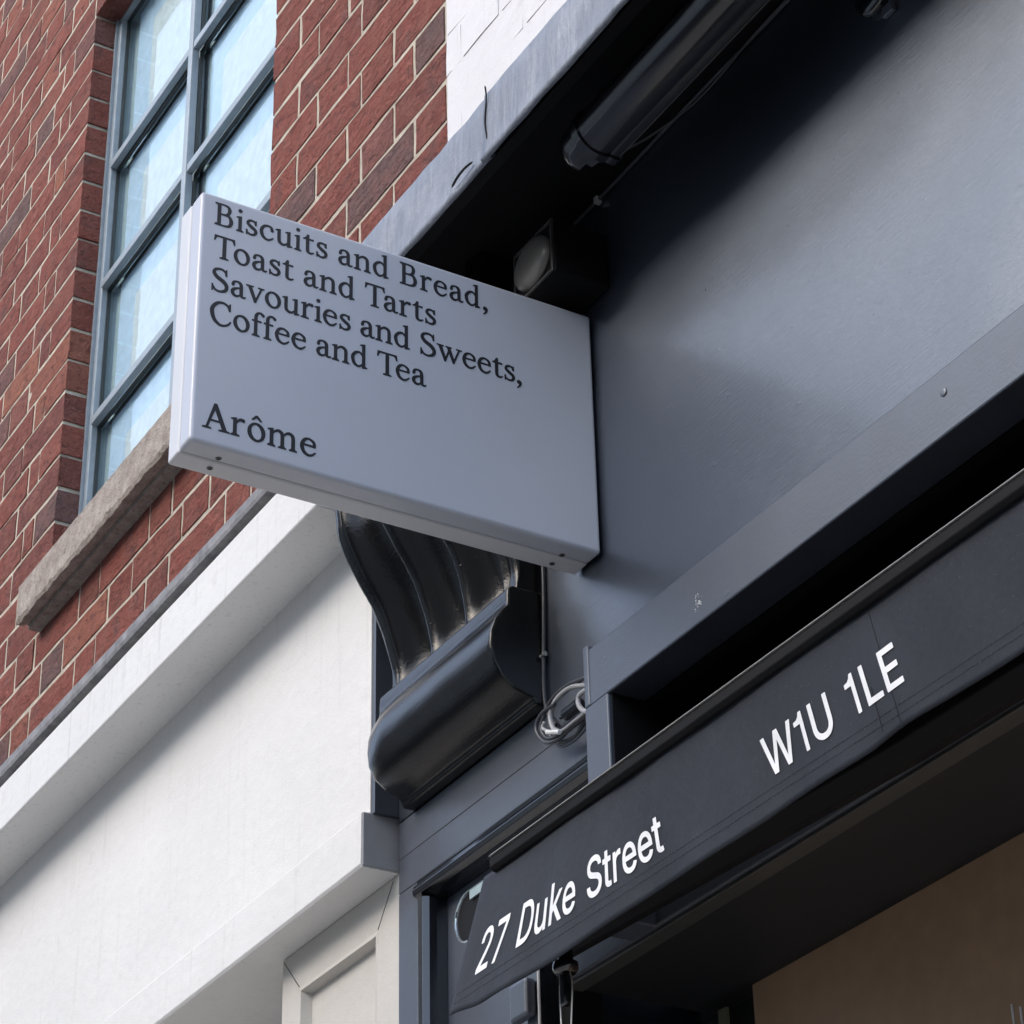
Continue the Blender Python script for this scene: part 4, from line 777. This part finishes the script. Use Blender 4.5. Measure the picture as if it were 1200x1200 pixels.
# cables
c1 = MB().tube(smoothpath([(.44, W-.006, 3.456), (.515, W-.0045, 3.4585), (.60, W-.0035, 3.4605), (.72, W-.0035, 3.4625), (.95, W-.0035, 3.463), (2.0, W-.0035, 3.463)], 8), .0022, 8).build('soffit_cable', M['cabled'], None, smooth=True)
tag(c1, 'thin dark cable clipped along the corner under the cornice', 'cable')
MB().box(.510, .517, W-.009, W-.001, 3.4535, 3.4625).build('cable_clip', M['cablew'], c1, bevel=.001)
c2 = MB().tube(smoothpath([(.66, -.17, 3.385), (.70, -.135, 3.405), (.76, -.11, 3.425), (.84, -.095, 3.455), (.9, W-.006, 3.4625)], 8), .0014, 6).build('light_cable', M['cabled'], None, smooth=True)
tag(c2, 'slack thin wire from the trough light back to the fascia', 'wire')
kn = MB()
for k in range(6):
    a = random.uniform(0, 6.28); kn.lathe((.4325+.009*math.cos(k*1.1), W-.010, 3.452+.010*math.sin(k*1.9)), (math.cos(a), -.6, math.sin(a)), [(0, .003), (.008, .0035), (.012, .002)], 8)
tag(kn.build('cable_gland', M['cabled'], None, bevel=.0005), 'knobbly little cable gland at the end of the soffit cable', 'cable gland')
c3 = MB().tube(smoothpath([(.3600, W-.004, 3.10), (0.3644, -0.089, 3.0228), (0.3588, -0.089, 2.9226), (0.3574, -0.089, 2.8968), (0.3596, -0.089, 2.8696), (0.3659, -0.089, 2.8532), (0.381, -0.089, 2.8342)], 8), .0024, 8).build('riser_cable', M['cabled'], None, smooth=True)
tag(c3, 'dark cable running down beside the scroll bracket', 'cable')
MB().lathe((.3535, W-.006, 2.929), (1, 0, 0), [(0, .0028), (.003, .0032), (.004, .0014), (.009, .0014), (.010, .003), (.0125, .003)], 10).build('cable_clip', M['cablew'], c3)
cc = (.418, -.1, 2.832)
coil = thing('cable_coil', 'coil of spare grey cable tucked behind the awning surround', 'cable coil', loc=cc)
def loop(cx, cz, rx, rz, tilt, y, r, m, ph=0):
    pts = []
    for k in range(40):
        a = 2*math.pi*k/40; x = rx*math.cos(a); z = rz*math.sin(a)
        pts.append((cx+x*math.cos(tilt)-z*math.sin(tilt), y+.006*math.sin(a+ph), cz+x*math.sin(tilt)+z*math.cos(tilt)))
    at(MB().tube(pts, r, 10, closed=True).build('cable_turn', m, coil, smooth=True), cc)
def turn(pts, r, m): at(MB().tube(smoothpath(pts, 7), r, 10).build('cable_turn', m, coil, smooth=True), cc)
turn([(0.4892, -0.104, 2.8327), (0.4692, -0.104, 2.8389), (0.4353, -0.104, 2.8513), (0.407, -0.104, 2.8499), (0.3937, -0.104, 2.8374), (0.3981, -0.104, 2.8202), (0.4116, -0.104, 2.8092)], .0028, M['cablew'])
turn([(0.4921, -0.107, 2.8058), (0.4715, -0.107, 2.8021), (0.4405, -0.107, 2.8018), (0.4142, -0.107, 2.7993), (0.3881, -0.107, 2.8066), (0.3711, -0.107, 2.8242), (0.37, -0.107, 2.837), (0.383, -0.107, 2.8445), (0.408, -0.107, 2.8436)], .0022, M['cabled'])
turn([(0.4969, -0.11, 2.8059), (0.4765, -0.11, 2.8041), (0.449, -0.11, 2.8034), (0.423, -0.11, 2.8038), (0.3989, -0.11, 2.8144), (0.3869, -0.11, 2.8237), (0.3908, -0.11, 2.8291)], .0019, M['cablew'])
turn([(0.4819, -0.101, 2.7989), (0.46, -0.101, 2.8016), (0.4406, -0.101, 2.7952), (0.4199, -0.101, 2.7962), (0.4043, -0.101, 2.8009)], .0021, M['cabled'])
turn([(0.5013, -0.112, 2.8213), (0.4813, -0.112, 2.8264), (0.4659, -0.112, 2.8264), (0.4636, -0.112, 2.8174), (0.473, -0.112, 2.8052), (0.4958, -0.112, 2.7921)], .0028, M['cablew'])
turn([(.4930, -.105, 2.8120), (.4700, -.105, 2.8070), (.4420, -.105, 2.8060), (.4130, -.105, 2.8050), (.3880, -.105, 2.8120), (.3760, -.105, 2.8270), (.3790, -.105, 2.8370), (.3950, -.105, 2.8520), (.4250, -.105, 2.8560), (.4600, -.105, 2.8500), (.4900, -.105, 2.8420)], .0021, M['cabled'])
turn([(.4900, -.099, 2.7940), (.4620, -.099, 2.7960), (.4350, -.099, 2.7920), (.4080, -.099, 2.7950), (.3900, -.099, 2.8080), (.3830, -.099, 2.8230), (.3880, -.099, 2.8330)], .0018, M['dark'])
at(MB().tube([(0.4095, -0.101, 2.828), (0.42, -0.101, 2.8264), (0.42, -0.101, 2.8264), (0.4496, -0.101, 2.8263)], [.0022, .0026, .0068, .0072], 12).build('plug', M['blackgloss'], coil), cc)
at(MB().tube([(0.4035, -0.115, 2.8102), (0.4293, -0.115, 2.7989)], .0026, 8).build('tape', M['tape'], coil), cc)
# round fitting high on the fascia
dc = (1.028, W, 3.362)
df = thing('wall_fitting', 'small round dark fitting with a bolt high on the glossy fascia', 'fitting', loc=dc)
at(MB().lathe((1.030, W, 3.364), (0, -1, 0), [(0, .0255), (.006, .0255), (.010, .0235), (.012, .010)], 32).build('disc', M['blackgloss'], df, smooth=True), dc)
at(MB().lathe((1.034, W-.012, 3.362), (.2, -1, -.15), [(0, .006), (.004, .009), (.008, .009), (.012, .005), (.03, .005)], 12).build('bolt', M['screw'], df, bevel=.0006), dc)
at(MB().box(1.040, 1.056, W-.006, W-.0005, 3.322, 3.334).build('tab', M['dark'], df, bevel=.001), dc)
# small things: boss and paint scab on the surround
MB().lathe((1.090, BY-.0005, 2.838), (0, -1, 0), [(0, .0042), (.0006, .0038), (.0010, .002)], 14).build('filled_screw_head', M['dark'], shop)
rnd = random.Random(5); mb = MB()
for k in range(26):
    x = .7005+rnd.gauss(0, .0032); z = 2.8190+rnd.gauss(0, .0042); s0 = rnd.uniform(.0003, .0011); mb.lathe((x, BY-.0002, z), (0, -1, 0), [(0, s0), (.0004, s0*.6)], 5)
kind(mb.build('paint_chips', M['tape'], shop), 'stuff')
